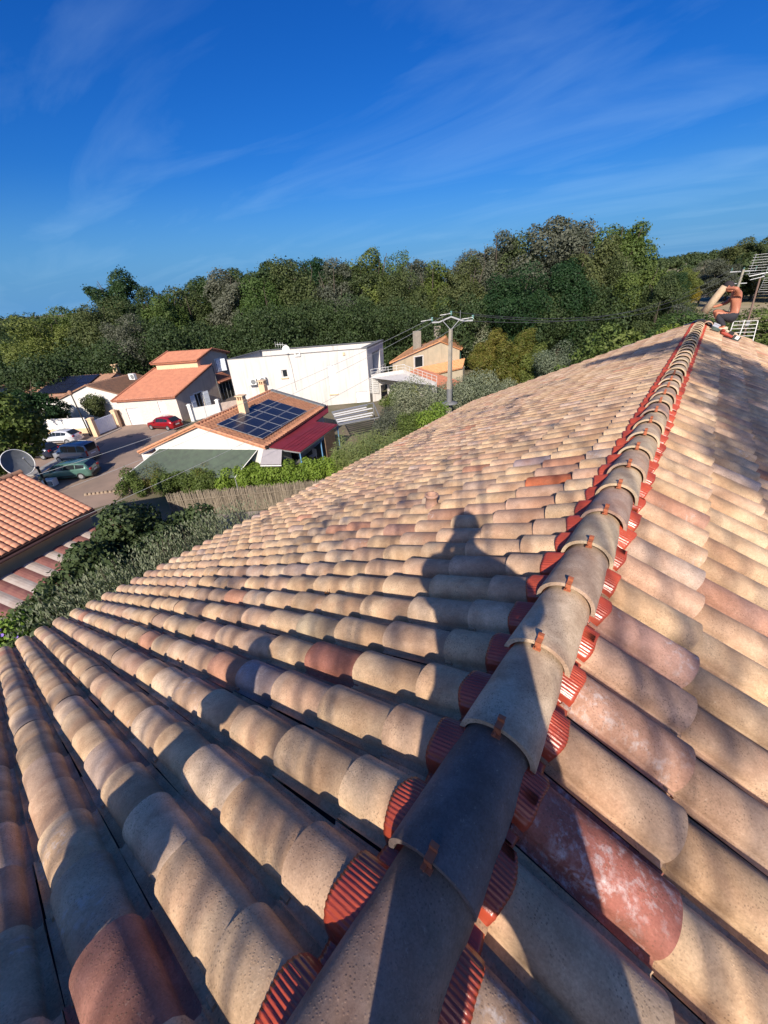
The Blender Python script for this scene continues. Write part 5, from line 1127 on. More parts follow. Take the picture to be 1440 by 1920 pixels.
# dark fig thicket and olive hedge beneath the eaves
FG = 'shrubs in the garden strip between the two roofs'
for i, (x, y, rx, h, lab) in enumerate(((-15.9,6.1,1.5,4.3,'dark fig bush nearest the reed fence'), (-16.2,4.4,1.6,4.7,'dark fig bush beside the orange roof corner'), (-15.6,2.9,1.5,4.5,'dark fig bush in front of the striped lean-to'), (-14.3,1.2,1.4,4.0,'dark fig bush at the lower left above the flowers'))):
    shrub('fig_bush', lab, (x, y), rx, rx, h, 'fig', 11000, .17, .75, 22, (.3,.5), cat='bush', group=FG)
def olive_hedge():
    rng = np.random.default_rng(71); n = 30000; L_ = []
    a = np.array([-11.2,.9]); b = np.array([-11.4,6.6]); r = empty('olive_hedge', (-11.4,4.5,G), 'silvery olive shrubs growing tall along the eave of the tiled roof', 'hedge')
    t = rng.random(n); p = a[None]+(b-a)[None]*t[:,None]+rng.normal(0,.55,(n,2)); h = 4.7+.35*np.sin(t*17)+.3*np.sin(t*43); z = h*(1-.55*rng.random(n)**1.3)
    z -= np.abs(p[:,0]-(a[0]+(b[0]-a[0])*t))*.6
    P = np.stack([p[:,0]+11.4, p[:,1]-4.5, z], -1); nn = rng.normal(size=(n,3)); nn /= np.linalg.norm(nn,axis=1,keepdims=True)
    up = rng.normal(size=(n,3))*.5; up[:,2] = np.abs(up[:,2])+.9; up /= np.linalg.norm(up,axis=1,keepdims=True); sd = np.cross(up, nn); sd /= np.linalg.norm(sd,axis=1,keepdims=True)
    s = rng.uniform(.07,.15,(n,1)); V = np.stack([P, P+up*s*.5+sd*s*.14, P+up*s, P+up*s*.5-sd*s*.14],1).reshape(-1,3); link('foliage', npmesh('foliage', V, np.arange(4*n).reshape(-1,4)), LF['olive'], r)
    # upright twigs
    mb = MB()
    for k in range(130):
        t_ = rng.random(); q = a+(b-a)*t_+rng.normal(0,.4,2); hh = rng.uniform(4.0,5.2); mb.tube([(q[0]+11.4,q[1]-4.5,hh*.3),(q[0]+11.4+rng.normal(0,.12),q[1]-4.5+rng.normal(0,.12),hh)], [.02,.006], 4, cap=False)
    mb.build('branch', MT['bark'], r, False)
olive_hedge()
shrub('low_green_shrub', 'low bright green shrub at the bottom left below the flowers', (-11.7,-.7), 1.4, 1.5, 3.9, 'mid', 12000, .13, .7, 20, (.3,.5), cat='bush', group=FG)
fl = shrub('flowering_shrub', 'green shrub with small purple flowers at the left edge', (-13.6,-.9), 1.3, 1.4, 4.3, 'bright', 10000, .13, .6, 18, (.3,.5), cat='bush', group=FG)
mb = MB(); rf = random.Random(3)
for k in range(26):
    a = rf.uniform(0,6.28); q = rf.uniform(.5,1.2); mb.tube([(q*math.cos(a)+.2, q*math.sin(a), rf.uniform(2.8,4.5)+0), (q*math.cos(a)+.24, q*math.sin(a)-.01, rf.uniform(2.8,2.8)+0)] if False else [(q*math.cos(a)+.3, q*math.sin(a), 3.2+k*.05), (q*math.cos(a)+.34, q*math.sin(a)-.03, 3.25+k*.05)], [.02,.05], 6)
mb.build('flower', FLOWER, fl, False)
# leafy tree and fern-like tree near the cars
def leafy():
    for nm, lab, x, y, H, lf, var in (('plane_tree', 'leafy tree at the left edge hanging over the parked cars', -37.2, 4.9, 7.6, 'mid', 2), ('plane_tree', 'leafy tree filling the left edge below the first one', -33.6, 1.4, 5.0, 'mid', 0)):
        rng = np.random.default_rng(int(H*10)); r = empty(nm, (x, y, G), lab, 'tree', 'leafy trees by the parked cars')
        q_ = H/7.6; lob = ell_lobes(rng, 30, 2.9*q_, 2.9*q_, H*.36, H*.6, .5*q_, 1.1*q_); link('crown', crown_mesh('foliage', rng, lob, 20000, .26, .7, False, .55), LF[lf], r); link('trunk', trunk_mesh('trunk', rng, H, .16, 6, 1.8), MT['bark'], r)
    rng = np.random.default_rng(88); r = empty('feathery_tree', (-51.5,10.2,G), 'dark feathery tree with drooping fronds behind the white wall', 'tree'); V = []; F = []; off = 0
    for k in range(60):
        a = rng.uniform(0,6.28); ln = rng.uniform(1.8,3.6); el = rng.uniform(.1,1.2); o = np.array([rng.normal(0,.4), rng.normal(0,.4), 2.6+rng.random()*1.2]); n = 130; t = rng.random(n)
        dirv = np.array([math.cos(a)*math.cos(el), math.sin(a)*math.cos(el), math.sin(el)]); P = o+dirv*ln*t[:,None]; P[:,2] -= 1.1*(t**2.2)*ln*.5; P += rng.normal(0,.12,(n,3)); nn = rng.normal(size=(n,3)); nn /= np.linalg.norm(nn,axis=1,keepdims=True); v_, f_ = leaf_faces(P, nn, .32, .5, rng); V.append(v_); F.append(f_+off); off += len(v_)
    link('crown', npmesh('foliage', np.concatenate(V), np.concatenate(F)), LF['fir'], r); link('trunk', trunk_mesh('trunk', rng, 6, .14, 5, 1.2), MT['bark'], r)
leafy()
q_ = gh(188,800); shrub('ivy_bush', 'dark ivy-like bush between lamp post and gate, under the brown roof', (q_[0]-2.6, q_[1]+1.2), 1.9, 1.3, 3.0, 'dark', 9000, .16)
q_ = gh(120,812); shrub('ivy_bush', 'dark bush behind the white boundary wall left of the lamp post', (q_[0]-3.0, q_[1]+.6), 2.6, 1.5, 2.6, 'mid', 9000, .16)
# canes and shrubs right of the maroon porch
def cane_bed(name, label, a, b, w, h, n, seed, lf='cane'):
    rng = np.random.default_rng(seed); a = np.array(a); b = np.array(b); r = empty(name, (*((a+b)/2), G), label, 'bamboo'); c = (a+b)/2; V = []; F = []; off = 0; mb = MB()
    for k in range(n):
        p = a+(b-a)*rng.random()+rng.normal(0, w*.4, 2)-c; H = h*rng.uniform(.65,1.1); ln = rng.normal(0,.16,2)*H; mb.tube([(p[0],p[1],0),(p[0]+ln[0]*.4,p[1]+ln[1]*.4,H*.6),(p[0]+ln[0],p[1]+ln[1],H)], [.014,.011,.004], 4, cap=False)
        for q in range(34):
            t = .2+.8*q/34; base = np.array([p[0]+ln[0]*t*t, p[1]+ln[1]*t*t, H*t]); an = rng.uniform(0,6.28); L = rng.uniform(.28,.6); d = np.array([math.cos(an), math.sin(an), .75-.5*t]); sd = np.array([-math.sin(an), math.cos(an), 0])*.028
            e = base+d*L*.55; f = base+d*L+np.array([0,0,-.18*L]); V.append(np.array([base, e-sd, f, e+sd])); F.append(np.arange(4)+off); off += 4
    link('foliage', npmesh('foliage', np.concatenate(V), np.array(F)), LF[lf], r); mb.build('cane', mat('cane_stem', (.22,.24,.09), .7) if 'cane_stem' not in bpy.data.materials else bpy.data.materials['cane_stem'], r, False)
cane_bed('cane_thicket', 'tall pale green canes right of the maroon porch roof', (-17.2,18.0), (-15.0,24.0), 1.6, 2.6, 300, 91)
cane_bed('cane_thicket', 'cane clump nearest the tiled roof edge below the white building', (-14.4,18.6), (-13.2,22.6), 1.7, 3.0, 200, 92)
shrub('garden_bush', 'round leafy bush against the white garage door', (-22.5,31.5), 1.5, 1.5, 3.3, 'mid', 7000, .16)
shrub('garden_bush', 'grey green bush between pergola and canes', (-19.4,25.5), 2.0, 2.4, 2.3, 'grey', 9000, .13)
shrub('garden_bush', 'dense green bush below the terrace, left of the pole', (-18.2,29.2), 2.0, 2.4, 2.9, 'grey', 9000, .15)
shrub('garden_bush', 'yellow-green potted shrub under the terrace opening', (-22.6,35.0), .8, .8, 2.8, 'yellow', 2500, .2, .3)
def pshrub(name, lab, az, el, d, rx, lf, n=12000, size=.16, aspect=.35, lob=24, r=(.28,.45), cat='bush', group=None):
    x, y = polar(az, d); h = CAM.z+d*math.tan(R_(el))-G; k = max(1., h/(rx*1.9))
    return shrub(name, lab, (x, y), rx, rx, h, lf, int(n*k), size, aspect, int(lob*k), r, G, cat, group)
GP = 'shrubs around the utility pole'
for lab, az, el, d, rx, lf, sz in (('silvery shrub hiding the terrace wall left of the utility pole', -33.6,-10.0,31,2.2,'olive',.15), ('silver shrub directly behind the utility pole', -28.6,-10.0,31,2.3,'olive',.15), ('silvery shrub right of the utility pole', -24.6,-9.4,30,2.2,'olive',.15), ('grey shrub touching the roof edge farther right of the pole', -21.6,-10.2,30,1.8,'olive',.15),
      ('bright green shrub at the foot of the utility pole', -30.4,-13.6,25,1.6,'bright',.15), ('dark green shrub under the terrace wall by the canes', -36.6,-15.0,28,1.6,'grey',.14), ('green shrub between the canes and the bright green shrub', -33.8,-14.6,26,1.6,'mid',.14)):
    pshrub('silver_shrub', lab, az, el, d, rx, lf, 12000, sz, .38, group=GP)
GB = 'bushes right of the yellow house'
for lab, az, el, d, rx, lf in (('left one of the tall yellowish bamboo-like bushes', -23.7,-5.5,38,1.15,'cypress'), ('pointed bamboo-like bush with reddish patch, second from the left', -22.4,-4.3,39,1.25,'cypress'), ('broad lower bamboo-like bush in the middle of its group', -20.6,-5.7,38,1.4,'cypress'), ('tallest pointed bamboo-like bush at the right of its group', -18.8,-4.5,39,1.25,'cypress'), ('green bamboo-like bush on the right shoulder of the group', -17.0,-6.4,38,1.3,'mid')):
    pshrub('bamboo_bush', lab, az, el, d, rx, lf, 12000, .24, .3, 26, (.25,.45), group=GB)
pshrub('grey_bush', 'feathery grey bush on the roof edge right of the bamboo-like bushes', -14.0,-5.7,36,2.0,'olive',10000,.16,.4)
pshrub('laurel_bush', 'leafy laurel growth along the far roof edge', -10.6,-5.0,32,2.3,'mid',10000,.24,.6)
pshrub('laurel_bush', 'leafy laurel growth left of the bright yellow-green bush', -7.4,-4.6,30,1.8,'mid',8000,.24,.6)
pshrub('yellow_bush', 'bright yellow-green bush at the far end of the ridge', -3.9,-2.9,24,.95,'yellow',9000,.12,.6,26,(.35,.6))
pshrub('thicket_bush', 'dull thicket just right of the bright yellow-green bush', -1.6,-4.0,30,1.6,'grey',9000,.16,.5)
shrub('dark_cedar', 'blue-grey conifer-like tree behind the utility pole', (-25.5,56), 3.2, 3.2, 8.0, 'olive', 12000, .25, .4, 24, cat='tree')

# ------------------------------------------------------------------ utility poles and wires
def utility():
    x, y = polar(-28.05, 27); zt = CAM.z-27*math.tan(R_(4.9)); r = empty('utility_pole', (x, y, G), 'concrete utility pole with grey crossarm and glass insulators in front of the yellow house', 'utility pole'); z = Vector((0,0,1))
    mb = MB(); mb.pbox((x-.14,y-.12,G),(.28,0,0),(0,.24,0),(0,0,zt-G-3.1)); mb.build('pole_base', MT['conc'], r)
    rows = [[(x+sx_*w, y+sy*w, zz) for sx_, sy in ((-1,-1),(1,-1),(1,1),(-1,1))] for w, zz in ((.13,G),(.115,zt-3.3),(.088,zt))]
    mb = MB(); mb.grid(rows, 0, False, True); mb.poly(rows[-1]); mb.build('shaft', MT['conc'], r)
    mb = MB(); mb.tube([(x,y,zt-4.55),(x,y,zt-4.5),(x,y,zt-4.42)], [.55,.55,.15], 18); mb.tube([(x,y,zt-4.5),(x,y,zt-3.6)], .19, 10); mb.build('guard_disc', MT['lead'], r)
    ax = Vector((math.cos(R_(28)), math.sin(R_(28)), 0)); c = Vector((x,y,zt)); arm = [c-ax*1.15+z*.42, c-ax*.72+z*.42, c+z*.68, c+ax*.72+z*.42, c+ax*1.3+z*.42]
    mb = MB()
    for p, q in zip(arm, arm[1:]): mb.pbox(p-z*.04, (q-p), Vector((0,.07,0)), z*.08)
    for s_ in (-1,1): mb.tube([c-z*.05, c+ax*s_*.5+z*.48], .025, 6)
    mb.build('crossarm', MT['metal'], r)
    ins = [arm[0]+z*.06, arm[2]+z*.08, arm[4]+z*.06]; gl = mat('glass_insulator', (.10,.22,.20), .1)
    for p in ins: mb = MB(); mb.tube([p, p+z*.1, p+z*.12, p+z*.2, p+z*.24], [.03,.07,.03,.08,.03], 10); mb.build('insulator', gl, r); mb = MB(); mb.tube([p-ax*.3+z*.05+Vector((-.2,-.4,0)), p+z*.1], .02, 5); mb.build('fitting', MT['whitec'], r)
    mb = MB(); mb.tube([c+ax*.55+z*.4, c+ax*.55+z*1.0], .015, 5); mb.build('rod', MT['metal'], r)
    W = mat('overhead_wire', (.30,.31,.33), .5, .1, 5, metal=.3); dk = mat('dark_overhead_wire', (.06,.06,.06), .5)
    ends = [(-26.0,-3.2,-6.05),(-24.6,-3.6,-7.0),(-20.4,-3.9,-7.1)]
    lab = ['uppermost overhead wire crossing the white building towards the left', 'middle overhead wire crossing the white building and solar house', 'lowest overhead wire crossing the shade net and green car']
    for i, (p, e) in enumerate(zip(ins, ends)):
        pts = [(Vector(p)+z*.2).lerp(Vector(e), t)-z*(.9*4*t*(1-t)) for t in np.linspace(0,1,30)]; mb = MB(); mb.tube(pts, .009, 5); tag(mb.build('overhead_wire', W), lab[i], 'wire', 'wires left of the utility pole')
    x2, y2 = polar(1.35, 75); zt2 = CAM.z-75*math.tan(R_(.3)); rr = empty('utility_pole', (x2, y2, G), 'distant utility pole with crossarm behind the worker', 'utility pole')
    mb = MB(); mb.tube([(x2,y2,G),(x2,y2,zt2)], [.2,.14], 8); mb.build('shaft', MT['conc'], rr); mb = MB(); mb.pbox((x2-1.3,y2,zt2-.25),(2.6,.3,0),(0,.1,0),(0,0,.12)); mb.pbox((x2-.8,y2,zt2-1.6),(1.6,.3,0),(0,.1,0),(0,0,.1)); mb.build('crossarm', MT['metal'], rr)
    for k in range(3):
        mb = MB(); mb.tube([(x2-1.2+1.2*k,y2+.1,zt2-.1),(x2-1.2+1.2*k,y2+.1,zt2+.25)], [.05,.09], 6); mb.build('insulator', gl, rr)
        p = Vector(ins[k])+z*.2; e = Vector((x2-1.2+1.2*k, y2, zt2+.2)); pts = [p.lerp(e, t)-z*(2.3*4*t*(1-t)) for t in np.linspace(0,1,30)]; mb = MB(); mb.tube(pts, .02, 5); tag(mb.build('overhead_wire', dk), ['left', 'middle', 'right'][k]+' of the three wires running right from the near pole to the distant pole', 'wire', 'wires between the two poles')
utility()

# ------------------------------------------------------------------ far gable: aerial, rack
def far_gable():
    z = Vector((0,0,1)); r = empty('grid_aerial', (1.05,14.9,-1.2), 'white grid television aerial on a rusty mast at the far right roof end', 'aerial')
    mb = MB(); mb.tube([(1.07,14.9,-1.6),(.93,14.9,.80)], .022, 8); mb.build('mast', mat('rusty_mast', (.20,.13,.10), .7), r)
    mb = MB(); 
    for k in range(8):
        zz = 1.32-k*.058; x0, x1 = .66-.006*k, 1.05; mb.tube([(x0,14.9-.1*k/8,zz),(x1,14.95,zz+.01)], .0045, 5)
    for xx in (.70, 1.02): mb.tube([(xx,14.9,1.34),(xx-.02,14.85,.88)], .0045, 5)
    mb.build('upper_grid', MT['metal'], r)
    mb = MB()
    for k in range(7): zz = .80-k*.05; mb.tube([(1.0,14.88,zz),(1.4,15.0,zz)], .0045, 5)
    for xx in (1.02, 1.38): mb.tube([(xx,14.9,.82),(xx-.03,14.9,.48)], .0045, 5)
    mb.build('lower_grid', MT['metal'], r)
    mb = MB(); mb.tube([(.70,14.8,.86),(1.1,14.9,.93)], .015, 6); mb.tube([(.74,14.8,.78),(1.0,14.9,.84)], .012, 6); mb.tube([(.93,14.9,.80),(1.02,14.9,.92)], .014, 6); mb.build('boom', MT['metal'], r)
    mb = MB(); mb.box((1.0,14.86,-.22),(.07,.05,.14)); mb.build('junction_box', MT['metal'], r)
    r = empty('white_ladder_rack', (.95,14.75,-1.4), 'white metal ladder frame standing past the far roof edge beside the mast', 'ladder')
    L0, R1 = Vector((.69,14.7,-.16)), Vector((1.18,14.8,-.15))
    for p, q in ((L0, L0-z*1.3), (R1, R1-z*1.3+Vector((.12,0,0))), (L0.lerp(R1,.45)+z*.03, L0.lerp(R1,.45)-z*1.3)):
        mb = MB(); mb.tube([p,q], .012, 6); mb.build('stile', MT['whitec'], r)
    for k in range(7):
        mb = MB(); mb.tube([L0-z*(.09*k), R1-z*(.09*k)+Vector((.008*k,0,0))], .007, 6); mb.build('rung', MT['whitec'], r)
far_gable()

# ------------------------------------------------------------------ people
def skin_body(name, joints, edges, mats, regions, parent, root='pelvis', sub=3, hands=None):
    """joints: name -> (pos, radius); grows one continuous surface; regions(face centre) -> material index"""
    names = list(joints); idx = {n_: i for i, n_ in enumerate(names)}
    me = bpy.data.meshes.new(name); me.from_pydata([joints[n_][0] for n_ in names], [(idx[a], idx[b]) for a, b in edges], []); ob = bpy.data.objects.new(name, me); C.link(ob)
    md = ob.modifiers.new('skin', 'SKIN'); md.use_smooth_shade = True; sv = me.skin_vertices[0].data
    for i, n_ in enumerate(names):
        rr = joints[n_][1]; sv[i].radius = (rr, rr) if not isinstance(rr, tuple) else rr; sv[i].use_root = (n_ == root)
    ss = ob.modifiers.new('sub', 'SUBSURF'); ss.levels = sub; ss.render_levels = sub
    dg = bpy.context.evaluated_depsgraph_get(); ev = ob.evaluated_get(dg); nm = bpy.data.meshes.new_from_object(ev); bpy.data.objects.remove(ob)
    nm.materials.clear()
    for m_ in mats: nm.materials.append(m_)
    for p in nm.polygons: p.material_index = regions(p.center); p.use_smooth = True
    o = bpy.data.objects.new(name, nm); C.link(o); o.parent = parent
    return o
SKIN = mat('tanned_skin', (.44,.17,.095), .55, .08, 12, (.36,.135,.08)); SHORT = mat('dark_shorts', (.022,.022,.03), .85, .1, 12); HAIR = mat('dark_hair', (.025,.02,.018), .8); SHOE = mat('cream_shoe', (.55,.46,.33), .8)
def fingers(J, E, hand, d, up, side, pre, r=.009):
    d, up, side = Vector(d).normalized(), Vector(up).normalized(), Vector(side).normalized(); h = Vector(J[hand][0])
    for k, ln in enumerate((.070,.080,.075,.060)):
        b = h+side*(.030-.020*k)+d*.035; a = f'{pre}f{k}'
        J[a+'0'] = (b, r*1.1); J[a+'1'] = (b+d*ln*.5-up*.006, r); J[a+'2'] = (b+d*ln*.8-up*.028, r*.85); E += [(hand, a+'0'), (a+'0', a+'1'), (a+'1', a+'2')]
    J[pre+'t0'] = (h+side*.038-up*.01, r*1.2); J[pre+'t1'] = (h+side*.052+d*.035-up*.02, r); E += [(hand, pre+'t0'), (pre+'t0', pre+'t1')]
def clothed_part(name, body, test, m, parent, off=.012):
    V = [v.co.copy() for v in body.data.vertices]; Nn = [v.normal.copy() for v in body.data.vertices]; mp = {}; vs = []; fs = []
    for p in body.data.polygons:
        if test(p.center):
            f = []
            for i in p.vertices:
                if i not in mp: mp[i] = len(vs); vs.append(V[i]+Nn[i]*off)
                f.append(mp[i])
            fs.append(f)
    me = bpy.data.meshes.new(name); me.from_pydata([tuple(v) for v in vs], [], fs); me.polygons.foreach_set('use_smooth', [True]*len(fs)); me.update(); return link(name, me, m, parent)
def head(parent, c, r, yaw, tilt, hair, cap=None):
    """face looks along local -Y; mesh head with nose, eyes, mouth, ears"""
    root_m = Matrix.Translation(c) @ Matrix.Rotation(yaw, 4, 'Z') @ Matrix.Rotation(tilt, 4, 'X')
    rows = []
    for i in range(15):
        ph = math.pi*i/14; row = []
        for k in range(20):
            t = 2*math.pi*k/20; x = math.sin(ph)*math.sin(t)*.78; y = -math.sin(ph)*math.cos(t)*.95; zz = math.cos(ph)*1.15
            if zz < 0: x *= 1-.28*(-zz); y *= 1-.12*(-zz)
            if y < -.3 and abs(x) < .16 and -.45 < zz < .15: y -= .22*(1-abs(zz+.22)/.36)*(1-abs(x)/.16) if abs(zz+.22) < .36 else 0
            if y < -.5 and .12 < abs(x) < .42 and 0 < zz < .3: y += .08
            row.append(root_m @ Vector((x*r, y*r, zz*r)))
        rows.append(row)
    mb = MB(); mb.grid(rows, 0, True, True); h = mb.build('head', SKIN, parent, False)
    mb = MB()
    for s in (-1, 1):
        q = [[root_m @ (Vector((s*.78, .05, -.02))*r+Vector((s*.012*e*0, math.cos(a)*.20*r*e, math.sin(a)*.30*r*e))+Vector((s*.12*r*(e if e < 1 else .6), 0, 0))) for a in np.linspace(0, 2*math.pi, 11)[:-1]] for e in (.05, .6, 1)]; mb.grid(q, 0, True, True)
    e_ = mb.build('ear', SKIN, None, False); e_.parent = h
    mb = MB()
    for s in (-1, 1): p = root_m @ (Vector((s*.28, -.86, .12))*r); mb.tube([p, root_m @ (Vector((s*.28, -.90, .12))*r)], .10*r, 8)
    p = root_m @ (Vector((-.2, -.86, -.55))*r); q = root_m @ (Vector((.2, -.86, -.55))*r); mb.tube([p, q], .04*r, 6); e_ = mb.build('eyes_and_mouth', HAIR, None, False); e_.parent = h
    mb = MB(); rows = []
    for i in range(9):
        ph = math.pi*.56*i/8; row = []
        for k in range(20):
            t = 2*math.pi*k/20; lim = 1 if math.cos(t) < .3 else .78; p_ = ph*lim; row.append(root_m @ (Vector((math.sin(p_)*math.sin(t)*.78, -math.sin(p_)*math.cos(t)*.95, math.cos(p_)*1.15))*r*1.07))
        rows.append(row)
    mb.grid(rows, 0, True, True); e_ = mb.build('hair' if not cap else 'cap', hair if not cap else cap, None, False); e_.parent = h
def worker():
    """crouches on the far ridge end, facing the ridge (-X), lifting a ridge tile with both hands"""
    r = empty('person', (.55,13.5,-.30), 'shirtless roofer in dark shorts crouching at the far ridge end, lifting a ridge tile', 'person'); o = Vector(r.location); y = 13.5
    J = {}; E = []
    def j(n_, x, yy, z, rr): J[n_] = (Vector((x, yy, z))-o, rr)
    j('pelvis', .62, y, .06, .125); j('waist', .605, y, .20, (.135,.105)); j('chest', .57, y, .40, (.165,.12)); j('upper', .52, y, .53, (.15,.10)); j('neck', .45, y, .60, .055); j('skull', .37, y, .66, .06)
    j('shn', .54, y-.19, .56, .062); j('eln', .50, y-.34, .66, .045); j('wrn', .30, y-.20, .665, .030); j('hdn', .245, y-.16, .655, (.036,.022))
    j('shf', .54, y+.18, .54, .062); j('elf', .40, y+.20, .34, .045); j('wrf', .22, y+.02, .28, .030); j('hdf', .15, y-.03, .27, (.036,.022))
    j('hipn', .60, y-.12, .02, .105); j('knn', .24, y-.22, .16, .066); j('ann', .50, y-.22, -.16, .042); j('ton', .38, y-.22, -.19, .036)
    j('hipf', .60, y+.12, .02, .105); j('knf', .20, y+.20, .18, .066); j('anf', .44, y+.22, -.14, .042); j('tof', .32, y+.22, -.16, .036)
    E += [('pelvis','waist'),('waist','chest'),('chest','upper'),('upper','neck'),('neck','skull'),('upper','shn'),('shn','eln'),('eln','wrn'),('wrn','hdn'),('upper','shf'),('shf','elf'),('elf','wrf'),('wrf','hdf'),
          ('pelvis','hipn'),('hipn','knn'),('knn','ann'),('ann','ton'),('pelvis','hipf'),('hipf','knf'),('knf','anf'),('anf','tof')]
    fingers(J, E, 'hdn', (-1,.2,-.25), (0,0,1), (0,-1,.1), 'n'); fingers(J, E, 'hdf', (-1,-.1,.2), (0,0,1), (0,1,.1), 'f')
    b = skin_body('body', J, E, [SKIN], lambda c: 0, r)
    clothed_part('shorts', b, lambda c: (c.z+o.z) < .13 and (c.z+o.z) > -.12 and (c.x+o.x) > .30, SHORT, r, .016)
    head(r, Vector((.345, y-.01, .69))-o, .105, R_(-90), R_(28), HAIR, mat('dark_cap', (.03,.022,.026), .85))
    for nm in ('ton','tof'):
        p = J[nm][0]; mb = MB(); rows = []
        for t, w, h_ in ((-.10,.03,.03),(-.06,.045,.06),(.02,.045,.07),(.10,.042,.085),(.17,.035,.09),(.20,.02,.06)):
            rows.append([p+Vector((t, w*math.cos(a), -.045+h_*.5+h_*.5*math.sin(a))) for a in np.linspace(0,2*math.pi,13)[:-1]])
        mb.grid(rows,0,True,True); mb.poly(rows[0]); mb.poly(rows[-1]); mb.build('shoe', SHOE, r, False)
worker()
def held_tile():
    a = Vector((.02,13.30,.17)); b = Vector((.27,13.32,.71)); d = (b-a); L = d.length; d.normalize(); s = Vector((0,-1,0)); s = (s-d*s.dot(d)).normalized(); n = d.cross(s); n *= 1 if n.x < 0 else -1
    # convex face towards the camera side (-y)
    s, n = n, s; V = []; F = []; UV = []; nb = 14
    for t, w in ((0,.088),(.5,.082),(1,.076)):
        for k in range(nb+1): th = math.pi*k/nb; p = a+d*(L*t)-s*(math.cos(th)*w)+n*(math.sin(th)*w*.8); V.append(tuple(p)); UV.append((t*.5,k/nb))
    m = nb+1; 
    for i in range(2):
        for k in range(nb): F.append((i*m+k, i*m+k+1, (i+1)*m+k+1, (i+1)*m+k))
    b0 = len(V)
    for t, w in ((0,.076),(.5,.070),(1,.064)):
        for k in range(nb+1): th = math.pi*k/nb; p = a+d*(L*t)-s*(math.cos(th)*w)+n*(math.sin(th)*w*.8); V.append(tuple(p)); UV.append((t*.5,k/nb))
    for i in range(2):
        for k in range(nb): F.append((b0+i*m+k, b0+(i+1)*m+k, b0+(i+1)*m+k+1, b0+i*m+k+1))
    for k in range(nb): F.append((k, b0+k, b0+k+1, k+1)); F.append((2*m+k, 2*m+k+1, b0+2*m+k+1, b0+2*m+k))
    for i in range(2):
        F.append((i*m, (i+1)*m, b0+(i+1)*m, b0+i*m)); F.append((i*m+nb, b0+i*m+nb, b0+(i+1)*m+nb, (i+1)*m+nb))
    me = npmesh('held_ridge_tile', V, F, True, uv=UV, tint=np.tile([.50,.39,.27,.4], (len(V),1))); o = link('held_ridge_tile', me, MT['tile']); tag(o, 'pale ridge tile held up at a slant by the crouching roofer', 'roof tile')
held_tile()
def rs(x): return -HB-x*TT+.10      # top of the right slope barrels
